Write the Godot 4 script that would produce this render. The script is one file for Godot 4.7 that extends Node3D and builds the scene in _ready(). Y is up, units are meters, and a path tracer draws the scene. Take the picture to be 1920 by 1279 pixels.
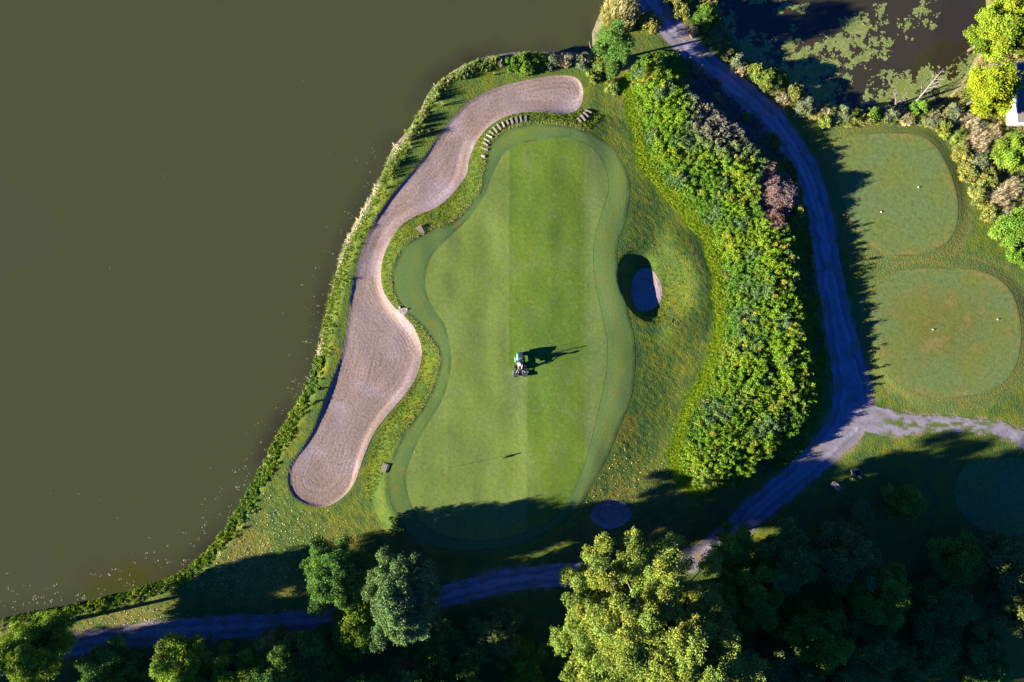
extends Node3D
# A golf green on a lake shore seen from a drone that looks straight down, early in the morning.
# Plan coordinates: 1 plan unit = 6 cm on the ground; P(u, v) turns them into metres round the point under the drone.

const S := 0.06
const H := 76.8
const CELL := 0.2
const GX := 661
const GZ := 461
const X0 := -66.0
const Z0 := -46.0
const WATER := -0.8

var rng := RandomNumberGenerator.new()
var n1 := FastNoiseLite.new()
var n2 := FastNoiseLite.new()
var n3 := FastNoiseLite.new()
var hgt := PackedFloat32Array()
var sd := {}
var M := {}
var leafs := {}
var taken := {}

func _ready() -> void:
	# ---------------------------------------------------------------- camera, sky, sun, exposure
	var cam := Camera3D.new()
	cam.name = "camera"
	cam.position = Vector3(0, H, 0)
	cam.rotation_degrees = Vector3(-90, 0, 0)
	cam.fov = rad_to_deg(2.0 * atan(0.75 * 682.0 / 1024.0))
	cam.near = 0.5
	cam.far = 2000.0
	add_child(cam)
	var env := Environment.new()
	env.background_mode = Environment.BG_SKY
	var sky := Sky.new()
	var sm := ProceduralSkyMaterial.new()
	sm.sky_top_color = Color(0.07, 0.25, 0.58)
	sm.sky_horizon_color = Color(0.16, 0.34, 0.60)
	sm.sky_curve = 0.12
	sm.ground_bottom_color = Color(0.05, 0.06, 0.05)
	sm.ground_horizon_color = Color(0.10, 0.13, 0.14)
	sm.sun_angle_max = 12.0
	sky.sky_material = sm
	env.sky = sky
	env.background_energy_multiplier = 0.47
	env.tonemap_mode = Environment.TONE_MAPPER_LINEAR
	env.tonemap_exposure = 5.3
	env.sdfgi_enabled = true
	env.ssao_enabled = true
	env.ssil_enabled = true
	var we := WorldEnvironment.new()
	we.name = "world_environment"
	we.environment = env
	add_child(we)
	var sun := DirectionalLight3D.new()
	sun.name = "sun"
	sun.light_energy = 1.6
	sun.light_color = Color(1.0, 0.965, 0.90)
	sun.light_angular_distance = 0.5
	sun.shadow_enabled = true
	sun.sky_mode = DirectionalLight3D.SKY_MODE_LIGHT_ONLY
	var el := deg_to_rad(15.0)
	var towards_sun := Vector3(-0.978 * cos(el), sin(el), 0.208 * cos(el))
	sun.look_at_from_position(Vector3.ZERO, -towards_sun, Vector3.UP)
	add_child(sun)
	# ---------------------------------------------------------------- setting
	n1.seed = 3; n1.frequency = 0.05; n1.fractal_octaves = 3
	n2.seed = 8; n2.frequency = 0.35; n2.fractal_octaves = 3
	n3.seed = 15; n3.frequency = 1.6; n3.fractal_octaves = 2
	materials()
	shapes_of_ground()
	heights()
	ground()
	waters()
	print("ground ", Time.get_ticks_msec())
	# ---------------------------------------------------------------- vegetation
	make_leaves()
	trees()
	print("trees ", Time.get_ticks_msec())
	shrubs()
	stuff()
	print("stuff ", Time.get_ticks_msec())
	# ---------------------------------------------------------------- things
	house()
	mower()
	rider()
	small_things()
	print("done ", Time.get_ticks_msec())

# ==================================================================== helpers
func P(u: float, v: float, y := 0.0) -> Vector2:
	var k := S * (H - y) / H
	return Vector2((u - 960.0) * k, (v - 639.5) * k)

func at(u: float, v: float, y := 0.0) -> Vector3:
	# the place on the ground straight under a point that stands y metres up
	var p := P(u, v, y)
	return Vector3(p.x, gh(p.x, p.y), p.y)

func lin(r: float, g: float, b: float) -> Color:
	return Color(r, g, b).linear_to_srgb()

func numbered(called: String) -> String:
	var k: int = taken.get(called, 0)
	taken[called] = k + 1
	return called if k == 0 else "%s_%03d" % [called, k]

func tag(o: Node3D, label: String, category := "", group := "", kind := "") -> Node3D:
	o.set_meta("label", label)
	if category: o.set_meta("category", category)
	if group: o.set_meta("group", group)
	if kind: o.set_meta("kind", kind)
	return o

func thing(called: String, where: Vector3, turn := 0.0) -> Node3D:
	var o := Node3D.new()
	o.name = numbered(called)
	add_child(o)
	o.position = where
	o.rotation.y = turn
	return o

func part(called: String, mesh: Mesh, mat: Material, parent: Node) -> MeshInstance3D:
	var o := MeshInstance3D.new()
	o.name = numbered(called) if parent == self else called
	o.mesh = mesh
	o.material_override = mat
	parent.add_child(o, true)
	return o

func copies(called: String, mesh: Mesh, mat: Material, tf: Array, cols: PackedColorArray, parent: Node) -> MultiMeshInstance3D:
	var mm := MultiMesh.new()
	mm.transform_format = MultiMesh.TRANSFORM_3D
	mm.use_colors = true
	mm.mesh = mesh
	mm.instance_count = tf.size()
	for i in tf.size():
		mm.set_instance_transform(i, tf[i])
		mm.set_instance_color(i, cols[i])
	var o := MultiMeshInstance3D.new()
	o.name = numbered(called) if parent == self else called
	o.multimesh = mm
	o.material_override = mat
	parent.add_child(o, true)
	return o

class Shape:
	var v := PackedVector3Array()
	var c := PackedColorArray()
	var idx := PackedInt32Array()
	func tri(a: Vector3, b: Vector3, d: Vector3) -> void:
		v.append(a); v.append(b); v.append(d)
	func quad(a: Vector3, b: Vector3, d: Vector3, e: Vector3) -> void:
		tri(a, b, d); tri(a, d, e)
	func box(mid: Vector3, size: Vector3, basis := Basis(), bevel := 0.0) -> void:
		var h := size * 0.5
		var b: float = minf(bevel, minf(h.x, minf(h.y, h.z)) * 0.9)
		if b <= 0.0:
			var q := []
			for k in 8:
				q.append(mid + basis * Vector3(h.x if k & 1 else -h.x, h.y if k & 2 else -h.y, h.z if k & 4 else -h.z))
			quad(q[0], q[1], q[3], q[2]); quad(q[5], q[4], q[6], q[7]); quad(q[4], q[0], q[2], q[6])
			quad(q[1], q[5], q[7], q[3]); quad(q[2], q[3], q[7], q[6]); quad(q[4], q[5], q[1], q[0])
			return
		# a box whose four vertical sides and top are chamfered, as stacked rings
		var rings := []
		for lv in [[-h.y, 0.0], [h.y - b, 0.0], [h.y, b]]:
			var r := []
			var x: float = h.x - lv[1]
			var z: float = h.z - lv[1]
			for e in [[-x + b, -z], [x - b, -z], [x, -z + b], [x, z - b], [x - b, z], [-x + b, z], [-x, z - b], [-x, -z + b]]:
				r.append(mid + basis * Vector3(e[0], lv[0], e[1]))
			rings.append(r)
		for k in 2:
			for j in 8:
				var j2 := (j + 1) % 8
				quad(rings[k][j], rings[k + 1][j], rings[k + 1][j2], rings[k][j2])
		for j in range(1, 7):
			tri(rings[2][0], rings[2][j + 1], rings[2][j])
			tri(rings[0][0], rings[0][j], rings[0][j + 1])
	func tube(path: Array, radii: Array, sides := 6, caps := true) -> void:
		var rings := []
		for k in path.size():
			var d: Vector3 = (path[mini(k + 1, path.size() - 1)] - path[maxi(k - 1, 0)]).normalized()
			var a := d.cross(Vector3.UP if absf(d.y) < 0.9 else Vector3.RIGHT).normalized()
			var b := d.cross(a)
			var r := []
			for j in sides:
				var t := TAU * j / sides
				r.append(path[k] + (a * cos(t) + b * sin(t)) * radii[k])
			rings.append(r)
		for k in path.size() - 1:
			for j in sides:
				var j2 := (j + 1) % sides
				quad(rings[k][j], rings[k][j2], rings[k + 1][j2], rings[k + 1][j])
		if caps:
			for j in range(1, sides - 1):
				tri(rings[0][0], rings[0][j + 1], rings[0][j])
				tri(rings[-1][0], rings[-1][j], rings[-1][j + 1])
	func lathe(mid: Vector3, profile: Array, sides := 12, basis := Basis()) -> void:
		for k in profile.size() - 1:
			for j in sides:
				var t := TAU * j / sides
				var t2 := TAU * (j + 1) / sides
				var p = profile[k]
				var q = profile[k + 1]
				quad(mid + basis * Vector3(p.x * cos(t), p.y, p.x * sin(t)), mid + basis * Vector3(p.x * cos(t2), p.y, p.x * sin(t2)), mid + basis * Vector3(q.x * cos(t2), q.y, q.x * sin(t2)), mid + basis * Vector3(q.x * cos(t), q.y, q.x * sin(t)))
	func loft(sections: Array) -> void:
		# each section is an array of the same number of points
		for k in sections.size() - 1:
			var n: int = sections[k].size()
			for j in n:
				quad(sections[k][j], sections[k][(j + 1) % n], sections[k + 1][(j + 1) % n], sections[k + 1][j])
		for e in [0, -1]:
			for j in range(1, sections[e].size() - 1):
				tri(sections[e][0], sections[e][j], sections[e][j + 1])
	func mesh(mat: Material = null) -> ArrayMesh:
		var a := []
		a.resize(Mesh.ARRAY_MAX)
		a[Mesh.ARRAY_VERTEX] = v
		if c.size() == v.size() and c.size() > 0: a[Mesh.ARRAY_COLOR] = c
		if idx.size(): a[Mesh.ARRAY_INDEX] = idx
		var m := ArrayMesh.new()
		m.add_surface_from_arrays(Mesh.PRIMITIVE_TRIANGLES, a)
		if mat: m.surface_set_material(0, mat)
		return m

# ==================================================================== materials
func noise_texture(freq: float, low: Color, high: Color, octaves := 4, size := 512, seeded := 1, kind := FastNoiseLite.TYPE_SIMPLEX_SMOOTH) -> NoiseTexture2D:
	var f := FastNoiseLite.new()
	f.seed = seeded
	f.noise_type = kind
	f.frequency = freq
	f.fractal_octaves = octaves
	f.fractal_gain = 0.6
	var t := NoiseTexture2D.new()
	t.noise = f
	t.width = size
	t.height = size
	t.seamless = true
	var g := Gradient.new()
	g.set_color(0, low)
	g.set_color(1, high)
	t.color_ramp = g
	return t

func surf(called: String, tex: Texture2D, tile: float, rough := 0.95, relief: Texture2D = null, relief_cm := 1.0) -> StandardMaterial3D:
	var m := StandardMaterial3D.new()
	m.resource_name = called
	m.vertex_color_use_as_albedo = true
	m.albedo_texture = tex
	m.roughness = rough
	m.metallic_specular = 0.25
	m.uv1_triplanar = true
	m.uv1_world_triplanar = true
	m.uv1_scale = Vector3.ONE / tile
	if relief:
		m.heightmap_enabled = true
		m.heightmap_texture = relief
		m.heightmap_scale = relief_cm
	return m

func plain(called: String, c: Color, rough := 0.6, metal := 0.0) -> StandardMaterial3D:
	var m := StandardMaterial3D.new()
	m.resource_name = called
	m.albedo_color = c
	m.roughness = rough
	m.metallic = metal
	return m

func materials() -> void:
	var fine := noise_texture(0.05, Color(0.62, 0.64, 0.60), Color(1, 1, 1), 5, 512, 2)
	var soft := noise_texture(0.03, Color(0.82, 0.84, 0.82), Color(1, 1, 1), 5, 512, 5)
	var bumps := noise_texture(0.06, Color(0, 0, 0), Color(1, 1, 1), 4, 512, 9)
	var shag := noise_texture(0.035, Color(0, 0, 0), Color(1, 1, 1), 6, 512, 19)
	M.rough = surf("rough grass", fine, 5.3, 1.0, shag, 3.5)
	M.turf = surf("mown turf", soft, 6.1, 1.0, bumps, 0.5)
	M.collar = surf("collar turf", soft, 4.7, 1.0, bumps, 1.2)
	M.sand = surf("sand", fine, 3.1, 1.0, bumps, 1.6)
	M.gravel = surf("gravel", fine, 2.3, 1.0, bumps, 1.5)
	M.water = StandardMaterial3D.new()
	M.water.resource_name = "turbid water"
	M.water.vertex_color_use_as_albedo = true
	M.water.roughness = 0.12
	M.water.metallic_specular = 0.35
	M.weed = surf("duckweed", fine, 0.9, 0.9)
	var leaf := StandardMaterial3D.new()
	leaf.resource_name = "leaves"
	leaf.vertex_color_use_as_albedo = true
	leaf.roughness = 0.75
	leaf.metallic_specular = 0.25
	leaf.backlight_enabled = true
	leaf.backlight = Color(0.6, 0.6, 0.35)
	M.leaf = leaf
	var blade := leaf.duplicate()
	blade.resource_name = "grass blades"
	blade.roughness = 0.8
	M.blade = blade
	var chip := StandardMaterial3D.new()
	chip.resource_name = "dead leaves"
	chip.vertex_color_use_as_albedo = true
	chip.roughness = 0.9
	M.chip = chip
	var wood_tex := noise_texture(0.08, Color(0.6, 0.56, 0.52), Color(1, 1, 1), 4, 256, 21)
	M.bark = surf("bark", wood_tex, 0.7, 0.95)
	M.bark.vertex_color_use_as_albedo = false
	M.bark.albedo_color = lin(0.16, 0.13, 0.10)
	M.bare = M.bark.duplicate()
	M.bare.resource_name = "bare weathered wood"
	M.bare.albedo_color = lin(0.30, 0.27, 0.26)
	M.timber = M.bark.duplicate()
	M.timber.resource_name = "weathered timber"
	M.timber.albedo_color = lin(0.46, 0.40, 0.34)
	M.timber_grey = M.bark.duplicate()
	M.timber_grey.resource_name = "greyed timber"
	M.timber_grey.albedo_color = lin(0.30, 0.26, 0.23)
	M.timber_dark = M.bark.duplicate()
	M.timber_dark.resource_name = "brown timber"
	M.timber_dark.albedo_color = lin(0.20, 0.14, 0.08)
	M.stone = surf("stone", fine, 0.8, 0.95)
	M.stone.vertex_color_use_as_albedo = false
	M.stone.albedo_color = lin(0.42, 0.38, 0.34)
	M.white = plain("white paint", lin(0.72, 0.72, 0.70), 0.5)
	M.shingle = surf("roof shingles", fine, 0.7, 0.95, bumps, 1.0)
	M.shingle.vertex_color_use_as_albedo = false
	M.shingle.albedo_color = lin(0.20, 0.17, 0.17)
	M.green_paint = plain("green enamel", lin(0.012, 0.19, 0.10), 0.3)
	M.green_paint.clearcoat_enabled = true
	M.green_paint.clearcoat = 0.6
	M.black = plain("black plastic", lin(0.025, 0.025, 0.028), 0.6)
	M.tyre = plain("tyre rubber", lin(0.02, 0.02, 0.02), 0.85)
	M.steel = plain("bare steel", lin(0.5, 0.5, 0.52), 0.35, 0.9)
	M.rim = plain("yellow rim", lin(0.6, 0.48, 0.04), 0.5)
	M.flag = plain("yellow flag cloth", lin(0.75, 0.50, 0.01), 0.8)
	M.grey = plain("grey plastic", lin(0.28, 0.26, 0.27), 0.6)
	M.cloth = plain("clothes and skin", Color.WHITE, 0.85)
	M.cloth.vertex_color_use_as_albedo = true

# ==================================================================== the ground's plan
func smooth(pts: Array, y := 0.0, closed := true, steps := 5) -> PackedVector2Array:
	var out := PackedVector2Array()
	var n := pts.size()
	for i in (n if closed else n - 1):
		var q := []
		for k in [-1, 0, 1, 2]:
			var j: int = posmod(i + k, n) if closed else clampi(i + k, 0, n - 1)
			q.append(P(pts[j][0], pts[j][1], y))
		for s in steps:
			out.append(q[1].cubic_interpolate(q[2], q[0], q[3], float(s) / steps))
	if not closed: out.append(P(pts[n - 1][0], pts[n - 1][1], y))
	return out

func strip(pts: Array, y := 0.0) -> PackedVector2Array:
	# a road from [u, v, width] points
	var mid := smooth(pts, y, false, 4)
	var a := PackedVector2Array()
	var b := PackedVector2Array()
	for i in mid.size():
		var d: Vector2 = (mid[mini(i + 1, mid.size() - 1)] - mid[maxi(i - 1, 0)]).normalized()
		var f := float(i) / 4.0
		var k := mini(int(f), pts.size() - 2)
		var w: float = lerpf(pts[k][2], pts[k + 1][2], f - k) * S * 0.5
		w += n2.get_noise_2d(mid[i].x * 2.0, mid[i].y * 2.0) * 0.22
		var side := Vector2(-d.y, d.x)
		a.append(mid[i] + side * w)
		b.append(mid[i] - side * w)
	b.reverse()
	a.append_array(b)
	return a

func field(poly: PackedVector2Array, band: float) -> PackedFloat32Array:
	# signed distance to the outline on the grid, negative inside, limited to the band
	var f := PackedFloat32Array()
	f.resize(GX * GZ)
	f.fill(band)
	var n := poly.size()
	for j in GZ:
		var z := Z0 + j * CELL + 0.0001
		var hits := PackedFloat32Array()
		for i in n:
			var a := poly[i]
			var b := poly[(i + 1) % n]
			if (a.y > z) != (b.y > z):
				hits.append(a.x + (z - a.y) / (b.y - a.y) * (b.x - a.x))
		hits.sort()
		for k in range(0, hits.size() - 1, 2):
			var i0 := clampi(int(ceil((hits[k] - X0) / CELL)), 0, GX)
			var i1 := clampi(int(floor((hits[k + 1] - X0) / CELL)), -1, GX - 1)
			for i in range(i0, i1 + 1):
				f[j * GX + i] = -band
	for k in n:
		var a := poly[k]
		var b := poly[(k + 1) % n]
		var ab := b - a
		var l2 := maxf(ab.length_squared(), 1e-9)
		var i0 := clampi(int((minf(a.x, b.x) - band - X0) / CELL), 0, GX - 1)
		var i1 := clampi(int((maxf(a.x, b.x) + band - X0) / CELL) + 1, 0, GX - 1)
		var j0 := clampi(int((minf(a.y, b.y) - band - Z0) / CELL), 0, GZ - 1)
		var j1 := clampi(int((maxf(a.y, b.y) + band - Z0) / CELL) + 1, 0, GZ - 1)
		for j in range(j0, j1 + 1):
			for i in range(i0, i1 + 1):
				var p := Vector2(X0 + i * CELL, Z0 + j * CELL)
				var t := clampf((p - a).dot(ab) / l2, 0.0, 1.0)
				var d := p.distance_to(a + ab * t)
				var o := j * GX + i
				if d < absf(f[o]):
					f[o] = d if f[o] > 0.0 else -d
	return f

func sample(f: PackedFloat32Array, x: float, z: float) -> float:
	var fx := clampf((x - X0) / CELL, 0.0, GX - 1.001)
	var fz := clampf((z - Z0) / CELL, 0.0, GZ - 1.001)
	var i := int(fx)
	var j := int(fz)
	fx -= i
	fz -= j
	var o := j * GX + i
	return lerpf(lerpf(f[o], f[o + 1], fx), lerpf(f[o + GX], f[o + GX + 1], fx), fz)

func gh(x: float, z: float) -> float:
	return sample(hgt, x, z)

func shapes_of_ground() -> void:
	var lake := [[-400, 1195], [-60, 1178], [0, 1165], [60, 1152], [140, 1137], [220, 1117], [300, 1092], [360, 1060], [405, 1015], [440, 965], [470, 915], [500, 860], [535, 795], [572, 730], [597, 665], [607, 610], [620, 555], [637, 490], [657, 440], [688, 385], [718, 325], [737, 280], [765, 245], [790, 205], [808, 170], [845, 138], [880, 118], [920, 106], [980, 98], [1050, 98], [1108, 96], [1112, 60], [1128, 20], [1145, -40], [1150, -250], [-400, -250]]
	sd.lake = field(smooth(lake, WATER), 4.0)
	var pond := [[1330, -250], [1340, -40], [1350, 30], [1368, 70], [1400, 112], [1460, 150], [1510, 182], [1560, 200], [1640, 207], [1700, 204], [1755, 198], [1790, 170], [1826, 115], [1848, 60], [1850, -40], [1855, -250]]
	sd.pond = field(smooth(pond, WATER), 3.0)
	sd.bunker = field(smooth([[1085, 150], [1094, 175], [1086, 203], [1060, 215], [1020, 212], [980, 212], [945, 221], [915, 240], [893, 268], [880, 300], [874, 330], [850, 362], [820, 388], [780, 405], [750, 425], [728, 460], [716, 500], [718, 540], [735, 570], [756, 590], [776, 612], [788, 640], [791, 670], [780, 708], [758, 742], [725, 780], [700, 815], [681, 860], [665, 905], [640, 935], [610, 950], [580, 948], [552, 932], [540, 905], [545, 870], [570, 835], [590, 800], [615, 735], [640, 665], [652, 600], [660, 540], [675, 480], [697, 425], [732, 370], [770, 325], [800, 288], [825, 250], [850, 220], [880, 190], [930, 165], [980, 152], [1030, 143], [1065, 142]]), 5.0)
	sd.pot = field(smooth([[1205, 502], [1224, 506], [1238, 525], [1244, 548], [1238, 568], [1222, 580], [1205, 584], [1192, 572], [1186, 545], [1190, 520]]), 5.0)
	sd.rim = field(smooth([[1190, 462], [1240, 458], [1290, 480], [1312, 530], [1300, 585], [1262, 612], [1215, 606], [1182, 582], [1160, 545], [1153, 510], [1162, 480]]), 5.0)
	sd.small = field(smooth([[1146, 935], [1172, 944], [1185, 963], [1172, 982], [1146, 991], [1120, 984], [1106, 966], [1118, 945]]), 2.0)
	sd.collar = field(smooth([[1000, 236], [1050, 238], [1100, 250], [1140, 272], [1168, 310], [1180, 350], [1172, 410], [1156, 465], [1160, 530], [1180, 600], [1190, 660], [1183, 740], [1160, 800], [1140, 850], [1110, 905], [1075, 960], [1010, 1005], [920, 1030], [830, 1028], [775, 1005], [745, 965], [730, 930], [728, 890], [740, 850], [760, 810], [790, 770], [812, 730], [825, 690], [825, 660], [810, 635], [785, 605], [757, 580], [741, 550], [737, 520], [745, 490], [765, 460], [800, 438], [850, 418], [888, 382], [904, 350], [911, 305], [920, 275], [950, 247]]), 6.0)
	sd.green = field(smooth([[1000, 268], [1060, 262], [1105, 276], [1132, 312], [1140, 358], [1122, 415], [1112, 460], [1113, 520], [1125, 580], [1137, 640], [1135, 700], [1120, 770], [1100, 850], [1080, 905], [1045, 960], [990, 992], [930, 1008], [870, 1008], [815, 992], [785, 965], [768, 930], [763, 890], [775, 850], [800, 800], [830, 750], [845, 700], [846, 660], [836, 612], [815, 580], [800, 545], [800, 515], [812, 480], [840, 450], [878, 412], [908, 370], [926, 325], [950, 285]]), 3.0)
	sd.tee_upper = field(smooth([[1580, 262], [1640, 250], [1700, 250], [1745, 266], [1775, 310], [1795, 375], [1790, 430], [1765, 462], [1720, 477], [1680, 480], [1635, 466], [1605, 435], [1580, 380], [1565, 310]]), 2.5)
	sd.tee_lower = field(smooth([[1710, 504], [1780, 502], [1845, 510], [1890, 540], [1910, 590], [1912, 650], [1895, 700], [1855, 732], [1800, 745], [1745, 745], [1700, 731], [1665, 700], [1645, 650], [1635, 590], [1642, 545], [1668, 518]]), 2.5)
	sd.tee_dark = field(smooth([[1800, 880], [1840, 862], [1900, 858], [1960, 880], [1985, 930], [1960, 985], [1900, 1005], [1840, 995], [1800, 960], [1788, 920]]), 2.5)
	sd.path = field(strip([[1150, -120, 44], [1207, -22, 44], [1250, 40, 46], [1292, 90, 46], [1345, 138, 48], [1403, 184, 50], [1456, 238, 50], [1497, 295, 48], [1524, 355, 47], [1542, 430, 47], [1554, 500, 48], [1566, 570, 50], [1580, 640, 56], [1594, 700, 66], [1600, 750, 78], [1585, 800, 76], [1540, 850, 58], [1482, 905, 50], [1420, 955, 48], [1360, 1010, 46], [1290, 1052, 44], [1200, 1075, 44], [1110, 1078, 44], [1030, 1080, 44], [930, 1093, 44], [830, 1120, 44], [700, 1150, 42], [540, 1170, 42], [400, 1178, 42], [250, 1192, 42], [110, 1215, 42], [-20, 1255, 42], [-200, 1330, 42]]), 9.0)
	sd.track = field(strip([[1590, 772, 40], [1650, 790, 52], [1700, 796, 40], [1760, 794, 27], [1810, 797, 25], [1850, 800, 24], [1885, 808, 26], [1930, 832, 30], [2010, 890, 32], [2100, 960, 32]]), 2.0)
	sd.thicket = field(smooth([[1192, 120], [1182, 165], [1196, 225], [1210, 290], [1245, 345], [1295, 395], [1332, 445], [1350, 510], [1357, 580], [1350, 650], [1326, 720], [1301, 768], [1281, 818], [1275, 865], [1298, 908], [1370, 905], [1430, 890], [1490, 860], [1530, 800], [1545, 700], [1536, 600], [1524, 500], [1512, 400], [1490, 325], [1455, 265], [1400, 208], [1330, 150], [1282, 108], [1236, 98]]), 6.0)

func sstep(a: float, b: float, t: float) -> float:
	t = clampf((t - a) / (b - a), 0.0, 1.0)
	return t * t * (3.0 - 2.0 * t)

func heights() -> void:
	hgt.resize(GX * GZ)
	for j in GZ:
		for i in GX:
			var o := j * GX + i
			var x := X0 + i * CELL
			var z := Z0 + j * CELL
			var h := n1.get_noise_2d(x, z) * 0.16
			var dc: float = sd.collar[o]
			var east := sstep(6.0, 11.0, x) * sstep(-27.0, -22.0, z)
			h = lerpf(h, 0.60 + n1.get_noise_2d(x * 1.3 + 90.0, z) * 0.20, sstep(lerpf(2.3, 5.5, east), lerpf(0.0, -2.2, east), dc))
			# a swale that runs off the upper right corner of the green
			h -= 0.22 * exp(-(pow((x - 10.5) / 2.2, 2.0) + pow((z + 20.5) / 4.5, 2.0)))
			var dt: float = sd.thicket[o]
			h += 0.85 * sstep(0.0, 4.5, -dt)
			var dp: float = sd.path[o]
			h = lerpf(-0.08, h, sstep(-0.2, 1.0, dp))
			h = lerpf(-0.02, h, sstep(-0.2, 0.8, sd.track[o]))
			for q in ["tee_upper", "tee_lower", "tee_dark"]:
				h = lerpf(0.14, h, sstep(-0.3, 1.4, sd[q][o]))
			# the long bunker: a low lip and a raked floor
			var db: float = sd.bunker[o]
			h = lerpf(-0.14 + n1.get_noise_2d(x * 2.0, z * 2.0 + 40.0) * 0.08, h, sstep(lerpf(-0.32, -1.7, sstep(4.6, 2.6, dc)), 0.05, db))
			# the pot bunker
			var ds: float = sd.pot[o]
			var dr: float = sd.rim[o]
			h += (0.05 + 0.30 * sstep(16.0, 18.5, x)) * sstep(3.2, 0.0, absf(dr))
			if dr < 0.0:
				var t := clampf(ds / maxf(ds - dr, 0.01), 0.0, 1.0)
				var floor_h: float = -0.80 + 0.37 * sstep(-0.6, 1.0, (x - 15.5) / 1.4)
				h = lerpf(floor_h, h, pow(sstep(0.0, 1.0, t), 0.8))
			h = lerpf(-0.12, h, sstep(-0.5, 0.1, sd.small[o]))
			# the banks
			var dl: float = sd.lake[o]
			if dl < 2.0: h = lerpf(WATER + 0.05, h, sstep(0.0, 1.7, dl)) if dl > 0.0 else WATER + 0.05 + maxf(dl * 0.6, -1.5)
			var dq: float = sd.pond[o]
			if dq < 2.0: h = lerpf(WATER + 0.05, h, sstep(0.0, 1.8, dq)) if dq > 0.0 else WATER + 0.05 + maxf(dq * 0.6, -1.5)
			# tussocks of the uncut grass
			var cut := minf(minf(minf(dc, db), minf(sd.path[o], sd.track[o])), minf(minf(sd.tee_upper[o], sd.tee_lower[o]), sd.tee_dark[o]))
			h += n3.get_noise_2d(x, z) * lerpf(0.02, 0.035, sstep(34.0, 26.0, x)) * sstep(0.0, 1.0, cut)
			hgt[o] = h

# ==================================================================== ground sheets
func sheet(called: String, f: PackedFloat32Array, cell: float, lift: Callable, tint: Callable, mat: Material) -> MeshInstance3D:
	# everything inside the outline f, cut cleanly along it
	var s := Shape.new()
	var keys := {}
	var i_lo := GX
	var i_hi := 0
	var j_lo := GZ
	var j_hi := 0
	for j in GZ:
		for i in GX:
			if f[j * GX + i] < 0.0:
				i_lo = mini(i_lo, i); i_hi = maxi(i_hi, i); j_lo = mini(j_lo, j); j_hi = maxi(j_hi, j)
	var r := int(round(CELL / cell))
	i_lo = maxi(i_lo - 1, 0) * r; j_lo = maxi(j_lo - 1, 0) * r
	i_hi = mini(i_hi + 1, GX - 1) * r; j_hi = mini(j_hi + 1, GZ - 1) * r
	var w := i_hi - i_lo + 1
	var val := PackedFloat32Array()
	val.resize(w * (j_hi - j_lo + 1))
	for j in range(j_lo, j_hi + 1):
		for i in range(i_lo, i_hi + 1):
			val[(j - j_lo) * w + i - i_lo] = f[j * GX + i] if r == 1 else sample(f, X0 + i * cell, Z0 + j * cell)
	var place := func(x: float, z: float) -> int:
		var k := Vector2i(int(round(x * 4000.0)), int(round(z * 4000.0)))
		if not keys.has(k):
			keys[k] = s.v.size()
			s.v.append(Vector3(x, lift.call(x, z), z))
			s.c.append(tint.call(x, z))
		return keys[k]
	for j in range(j_lo, j_hi):
		for i in range(i_lo, i_hi):
			var o := (j - j_lo) * w + i - i_lo
			var d := [val[o], val[o + 1], val[o + w + 1], val[o + w]]
			if d[0] >= 0.0 and d[1] >= 0.0 and d[2] >= 0.0 and d[3] >= 0.0: continue
			var x := X0 + i * cell
			var z := Z0 + j * cell
			var q := [Vector2(x, z), Vector2(x + cell, z), Vector2(x + cell, z + cell), Vector2(x, z + cell)]
			var ring := PackedInt32Array()
			for k in 4:
				var k2 := (k + 1) % 4
				if d[k] < 0.0: ring.append(place.call(q[k].x, q[k].y))
				if (d[k] < 0.0) != (d[k2] < 0.0):
					var p: Vector2 = q[k].lerp(q[k2], d[k] / (d[k] - d[k2]))
					ring.append(place.call(p.x, p.y))
			for k in range(1, ring.size() - 1):
				s.idx.append(ring[0]); s.idx.append(ring[k]); s.idx.append(ring[k + 1])
	var a := []
	a.resize(Mesh.ARRAY_MAX)
	a[Mesh.ARRAY_VERTEX] = s.v
	a[Mesh.ARRAY_COLOR] = s.c
	a[Mesh.ARRAY_INDEX] = s.idx
	var nrm := PackedVector3Array()
	nrm.resize(s.v.size())
	for k in range(0, s.idx.size(), 3):
		var e := (s.v[s.idx[k + 2]] - s.v[s.idx[k]]).cross(s.v[s.idx[k + 1]] - s.v[s.idx[k]])
		if e.y < 0.0: e = -e
		for t in 3: nrm[s.idx[k + t]] += e
	for k in nrm.size(): nrm[k] = nrm[k].normalized()
	a[Mesh.ARRAY_NORMAL] = nrm
	var m := ArrayMesh.new()
	m.add_surface_from_arrays(Mesh.PRIMITIVE_TRIANGLES, a)
	return part(called, m, mat, self)

func mixc(a: Color, b: Color, t: float) -> Color:
	return a.lerp(b, clampf(t, 0.0, 1.0))

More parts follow.
